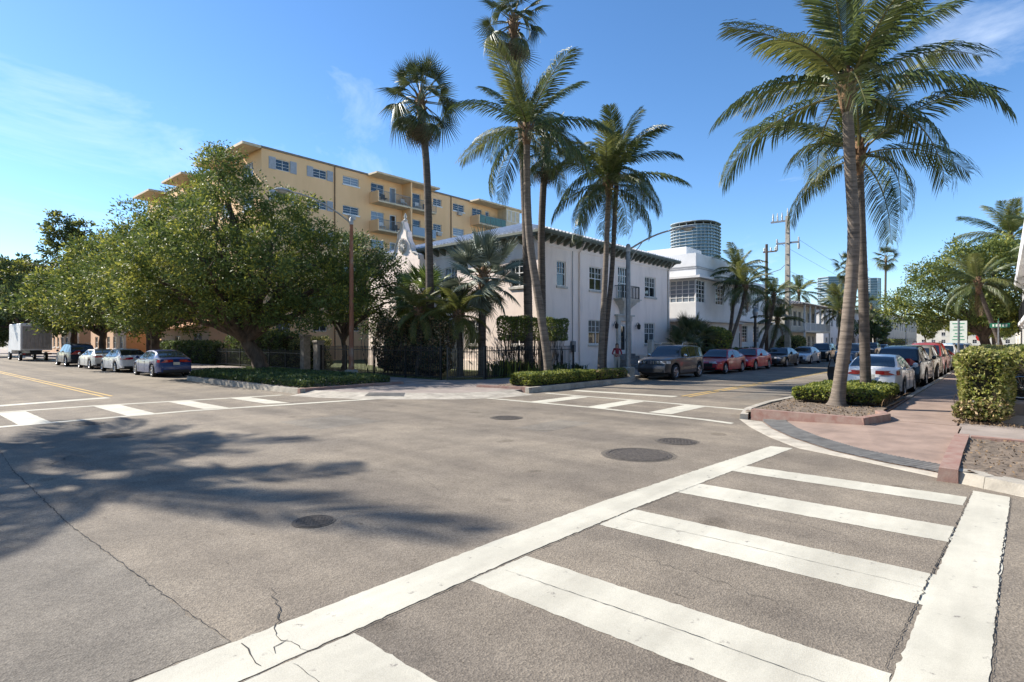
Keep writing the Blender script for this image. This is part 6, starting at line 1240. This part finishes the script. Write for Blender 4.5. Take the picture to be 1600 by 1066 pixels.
car('small tan hatchback ahead of the black sport utility vehicle', 'car', dict(SUVS, H=1.52, L=4.1), carpaint('tan',(0.25,0.2,0.12),0.3), (37.0,3.45,0), AW, CARS_C, rear_style=1)
car('tall red sport utility vehicle in the middle of the hedge-side row', 'car', dict(SUVS, H=1.86, roof=[(a,b+0.12 if b > 1.5 else b) for a,b in SUVS['roof']]), carpaint('brick',(0.38,0.04,0.03)), (42.8,3.5,0), AW, CARS_C, rear_style=1)
for i, (x, sp, pc, lab) in enumerate(((48.8,SEDAN,GREY,'grey sedan ahead of the tall red vehicle'),(54.8,SUVS,WHT,'white sport utility vehicle farther along the hedge-side row'),(61.0,SEDAN,SILV,'silver sedan far along the hedge-side row'),(67.5,SUVS,NAVY,'dark crossover far along the hedge-side row'),(74,SEDAN,BLK,'black sedan near the end of the hedge-side row'),(81,SUVS,SILV,'silver crossover at the end of the hedge-side row'))):
    car(lab, 'car', sp, pc, (x,3.5,0), AW, CARS_C, rear_style=1, detail=i < 2)
for i, (x, y, sp, pc, lab, rz) in enumerate(((72,13.4,SUVS,NAVY,'dark blue crossover parked past the hatchback',TO),(79,13.4,SEDAN,WHT,'white sedan parked by the balcony house',TO),(88,13.4,SUVS,BLK,'black crossover parked past the balcony house',TO),(97,13.4,SEDAN,SILV,'silver sedan far up the house side of the side street',TO),(58,10.4,SUVS,carpaint('steel',(0.07,0.09,0.12),0.4),'dark pickup-like vehicle driving towards the crossing',TO))):
    car(lab, 'car', sp, pc, (x,y,0), rz, CARS_A if y > 12 else None, detail=False, kind='parked_car' if y > 12 else 'moving_car')
# box truck
t = thing('box_truck', 'white box truck with ribbed rear door parked at the head of the avenue row', 'truck', (11.2,71.0,0), UP)
MB().bbox(0,6.2,-1.2,1.2,1.05,3.65,0.06).build('cargo_box', mat('truck_white',(0.6,0.59,0.57),0.5,var=0.08,scale=1), t)
M_TD = mat('truck_door_grey', (0.3,0.275,0.255), 0.5, metal=0.3, var=0.15, scale=3)
for k in range(7): MB().bbox(-0.045,-0.002,-1.06+k*0.304,-1.06+k*0.304+0.285,1.2,3.35,0.01).build('door_panel', M_TD, t)
MB().box(-0.05,-0.003,-1.19,1.19,3.38,3.6).build('header', MATS['truck_white'], t); MB().box(-0.12,0.3,-1.15,1.15,0.62,0.78).build('rear_bumper', M_BLACK, t); MB().box(0.2,8.2,-0.45,0.45,0.7,1.04).build('chassis', M_BLACK, t)
cbm = MB(); cbm.add([(6.5,-1.0,0.7),(8.4,-1.0,0.7),(8.4,-1.0,1.6),(7.9,-0.95,2.4),(6.5,-0.95,2.5),(6.5,1.0,0.7),(8.4,1.0,0.7),(8.4,1.0,1.6),(7.9,0.95,2.4),(6.5,0.95,2.5)],[(0,1,2,3,4),(9,8,7,6,5)]+[(i,(i+1)%5,5+(i+1)%5,5+i) for i in range(5)]); cbm.build('cab', MATS['truck_white'], t)
tm, rm = wheel_meshes(0.42)
for x in (1.6,7.4):
    for sg in (-1,1): wv = link('wheel', tm, t, (x,sg*0.98,0.42)); link('rim', rm, wv)
for sg in (-1,1): MB().box(-0.135,-0.12,sg*0.95-0.1,sg*0.95+0.1,0.65,0.75).build('tail_light', M_TAIL, t); MB().box(1.1,2.1,sg*1.0-0.18,sg*1.0+0.18,0.86,0.9).build('mudguard', M_BLACK, t)
# ---------------------------------------------------------------- bicycle by the hedge
t = thing('bicycle', 'dark bicycle with chrome lamp parked against the hedge at the edge', 'bicycle', (20.2,-0.85,0.38), R(90)); struct(MB().bbox(19.1,21.4,-2.2,0.2,0.05,0.38,0.02).build('porch_slab', M_WALK))
wme = MB(); n = 36
def torus(mb, Rr, r, c, n=36, k=8):
    vs = [(c[0]+(Rr+r*math.cos(2*PI*j/k))*math.cos(2*PI*i/n), c[1]+r*math.sin(2*PI*j/k), c[2]+(Rr+r*math.cos(2*PI*j/k))*math.sin(2*PI*i/n)) for i in range(n) for j in range(k)]
    return mb.add(vs, [(i*k+j,i*k+(j+1)%k,((i+1)%n)*k+(j+1)%k,((i+1)%n)*k+j) for i in range(n) for j in range(k)])
for x in (-0.52,0.52):
    o = torus(MB(), 0.315, 0.027, (0,0,0)).build('wheel', M_TYRE, t, smooth=60, loc=(x,0,0.345)); mb = torus(MB(), 0.285, 0.013, (0,0,0))
    for k in range(24): a = k*PI/12; mb.tube([(0.02*math.cos(a+1.2),0.03*(-1)**k,0.02*math.sin(a+1.2)),(0.28*math.cos(a),0,0.28*math.sin(a))],0.0018,3)
    mb.lathe([(0.02,-0.05),(0.028,0),(0.02,0.05)],8,(0,0,0),'Y'); mb.build('rim', M_CHR, o)
fm = MB(); J = dict(bb=(-0.08,0,0.3), st=(-0.2,0,0.78), hd=(0.34,0,0.86), hb=(0.37,0,0.72), rw=(-0.52,0,0.345), fw=(0.52,0,0.345))
for a, b in (('bb','st'),('st','hd'),('bb','hb'),('hd','hb')): fm.tube([J[a],J[b]],0.018,8)
for s_ in (-1,1):
    fm.tube([J['bb'],(-0.52,s_*0.06,0.345)],0.01,6); fm.tube([J['st'],(-0.52,s_*0.06,0.345)],0.01,6); fm.tube([J['hb'],(0.42,s_*0.05,0.66),(0.52,s_*0.05,0.345)],0.012,6)
fm.build('frame', M_FENCE, t); MB().tube([(0.33,0,0.88),(0.31,0,1.02),(0.33,0.12,1.05),(0.2,0.3,1.03)],0.012,6).tube([(0.31,0,1.02),(0.33,-0.12,1.05),(0.2,-0.3,1.03)],0.012,6).build('handlebar', M_CHR, t)
MB().add([(-0.34,0.07,0.93),(-0.34,-0.07,0.93),(-0.06,-0.02,0.92),(-0.06,0.02,0.92),(-0.32,0.06,0.87),(-0.32,-0.06,0.87),(-0.08,-0.015,0.88),(-0.08,0.015,0.88)],[(0,1,2,3),(4,5,6,7),(0,1,5,4),(1,2,6,5),(2,3,7,6),(3,0,4,7)]).tube([(-0.2,0,0.78),(-0.22,0,0.89)],0.013,6).build('saddle', M_BLACK, t)
MB().lathe([(0.02,-0.06),(0.05,-0.02),(0.06,0.05),(0.05,0.06)],10,(0.42,0,0.92),'X').build('lamp', M_CHR, t); torus(MB(), 0.08, 0.01, (-0.08,0.05,0.3), 20, 5).build('chainring', M_CHR, t)
# ---------------------------------------------------------------- people
M_SKIN = mat('skin', (0.45,0.27,0.19), 0.55, var=0.06); M_HAIR = mat('dark_hair', (0.03,0.018,0.012), 0.6, var=0.3, scale=30)
def person(label, loc, rz, top_m, leg_m, arms, ht=1.66, feet=((0.0,0.09),(0.06,-0.09)), sleeve=0.55, shoe=M_BLACK, hat=None, longhair=True):
    """standing figure grown from a jointed skeleton; arms: per side (elbow, wrist) offsets"""
    t = thing('person', label, 'person', loc, rz, 'people'); s = ht/1.7; V, E, Rd = [], [], []
    def v(p, r, par=None):
        V.append(Vector(p)*s); Rd.append((r[0]*s, r[1]*s) if hasattr(r,'__len__') else (r*s, r*s)); i = len(V)-1
        if par is not None: E.append((par, i))
        return i
    pel = v((0,0,0.93),(0.155,0.115)); wa = v((0,0,1.08),(0.135,0.1),pel); ch = v((0.01,0,1.26),(0.165,0.115),wa); sh = v((0,0,1.4),(0.125,0.08),ch); nk = v((0.0,0,1.48),0.055,sh); hd_ = v((0.02,0,1.56),(0.07,0.085),nk); hd2 = v((0.015,0,1.63),(0.078,0.09),hd_); v((0.005,0,1.69),(0.045,0.055),hd2)
    hands = []
    for sg, (fx, fy) in zip((1,-1), feet):
        hp = v((0,sg*0.09,0.88),0.1,pel); kn = v((fx*0.5+0.02,(sg*0.1+fy)/2,0.49),0.062,hp); ca_ = v((fx*0.8,fy,0.3),0.055,kn); an = v((fx,fy,0.09),0.04,ca_); v((fx+0.09,fy+sg*0.01,0.035),0.036,an)
    for sg, (el, wr) in zip((1,-1), arms):
        s1 = v((0,sg*0.17,1.4),0.062,sh); e1 = v(el,0.045,s1); w1 = v(wr,0.03,e1); dr_ = (Vector(wr)-Vector(el)).normalized(); pm_ = v(tuple(Vector(wr)+dr_*0.07),(0.034,0.02),w1); hands.append((Vector(wr)*s, dr_, sg))
    me = bpy.data.meshes.new('b'); me.from_pydata(V, E, []); o = bpy.data.objects.new('b', me); COL.objects.link(o)
    md = o.modifiers.new('skin', 'SKIN'); md.use_smooth_shade = True; sub = o.modifiers.new('sub', 'SUBSURF'); sub.levels = 2; sub.render_levels = 2
    for k, sv_ in enumerate(me.skin_vertices[0].data): sv_.radius = Rd[k]; sv_.use_root = (k == 0)
    bpy.context.view_layer.update(); dg = bpy.context.evaluated_depsgraph_get(); em = bpy.data.meshes.new_from_object(o.evaluated_get(dg)); bpy.data.objects.remove(o)
    vs = [tuple(q.co) for q in em.vertices]; mb = MB(); mb.add(vs, [tuple(p.vertices) for p in em.polygons]); mi = []
    for p in em.polygons:
        c = p.center/s; out = max((abs(c.y)-0.2), 0)
        arm = min((Vector((c.x,c.y,c.z))-Vector(h_[0]/s)).length for h_ in hands)
        mi.append(2 if c.z > 1.455 or arm < 0.13 else 3 if c.z < 0.085 else 0 if c.z > 0.97 or (abs(c.y) > 0.2 and c.z > 0.7) else 1)
    mb.m = mi; mb.cur = 2
    for wr, dr_, sg in hands:
        sd_ = dr_.cross(Vector((1,0,0.2))).normalized(); pl = wr+dr_*0.075*s; bend_ = Vector((1,0,0))*0.012
        for k in range(4): b0_ = pl+sd_*(k-1.5)*0.018*s; ln = (0.06,0.072,0.068,0.052)[k]*s; mb.tube([b0_-dr_*0.01, b0_+dr_*ln*0.5+bend_*0.4, b0_+dr_*ln+bend_*1.4],[0.0085*s,0.008*s,0.006*s],6)
        b0_ = wr+dr_*0.03*s+sd_*0.03*s; mb.tube([b0_, b0_+(dr_+sd_*0.8).normalized()*0.03*s, b0_+(dr_*1.2+sd_*0.5).normalized()*0.058*s],[0.011*s,0.009*s,0.007*s],6)
    mb.tube([(0.1*s,0,1.575*s),(0.118*s,0,1.565*s),(0.1*s,0,1.55*s)],[0.012*s,0.014*s,0.012*s],6)                       # nose
    for sg in (-1,1): mb.tube([(0.01*s,sg*0.083*s,1.6*s),(0.0,sg*0.093*s,1.585*s),(0.012*s,sg*0.083*s,1.55*s)],0.012*s,5)   # ears
    bo = mb.build('body', [top_m, leg_m, M_SKIN, shoe], t, smooth=60)
    eb_ = MB()
    for sg in (-1,1): eb_.lathe([(0.004*s,-0.012*s),(0.011*s,-0.004*s),(0.011*s,0.004*s),(0.004*s,0.01*s)],8,(0.088*s,sg*0.032*s,1.605*s),'X')
    eb_.build('eyes', M_BLACK, t); MB().box(0.093*s,0.102*s,-0.022*s,0.022*s,1.525*s,1.533*s).build('mouth', mat('lips',(0.35,0.12,0.1),0.5,var=0), t)
    hb_ = MB(); pr = [(0.02,1.735),(0.06,1.725),(0.092,1.69),(0.103,1.63),(0.1,1.58)]+([(0.1,1.5),(0.095,1.42),(0.06,1.36)] if longhair else [(0.085,1.53)])
    vs = []
    for r_, z_ in pr:
        for j in range(14):
            a = 2*PI*j/14; x_ = r_*math.cos(a)*1.05-0.012; 
            if z_ < 1.66 and x_ > 0.03: x_ = 0.03
            vs.append((x_*s, r_*math.sin(a)*s, z_*s+random.uniform(-0.004,0.004)))
    k = len(pr); hb_.add(vs, [(i*14+j,i*14+(j+1)%14,(i+1)*14+(j+1)%14,(i+1)*14+j) for i in range(k-1) for j in range(14)]+[tuple(range(14))]); hb_.build('hair', M_HAIR, t, smooth=True)
    return t
person('woman in a dark red top and pale trousers standing beside the twin palm trunks', (28.0,16.5,0.125), math.atan2(-16.5,-26), mat('red_top',(0.3,0.03,0.04),0.8,var=0.15), mat('pale_trousers',(0.5,0.45,0.38),0.85,var=0.08),
       [((0.04,0.27,1.14),(0.2,0.12,1.06)),((0.05,-0.28,1.13),(0.22,-0.1,1.08))], 1.66)
person('person in a blue shirt standing at the open car door behind the palm trunks', (26.7,5.0,0.0), R(195), mat('blue_shirt',(0.2,0.32,0.5),0.8,var=0.1), mat('dark_trousers',(0.03,0.03,0.04),0.85,var=0.1),
       [((0.02,0.25,1.13),(0.1,0.26,0.9)),((0.05,-0.26,1.15),(0.25,-0.15,1.2))], 1.72, longhair=False)
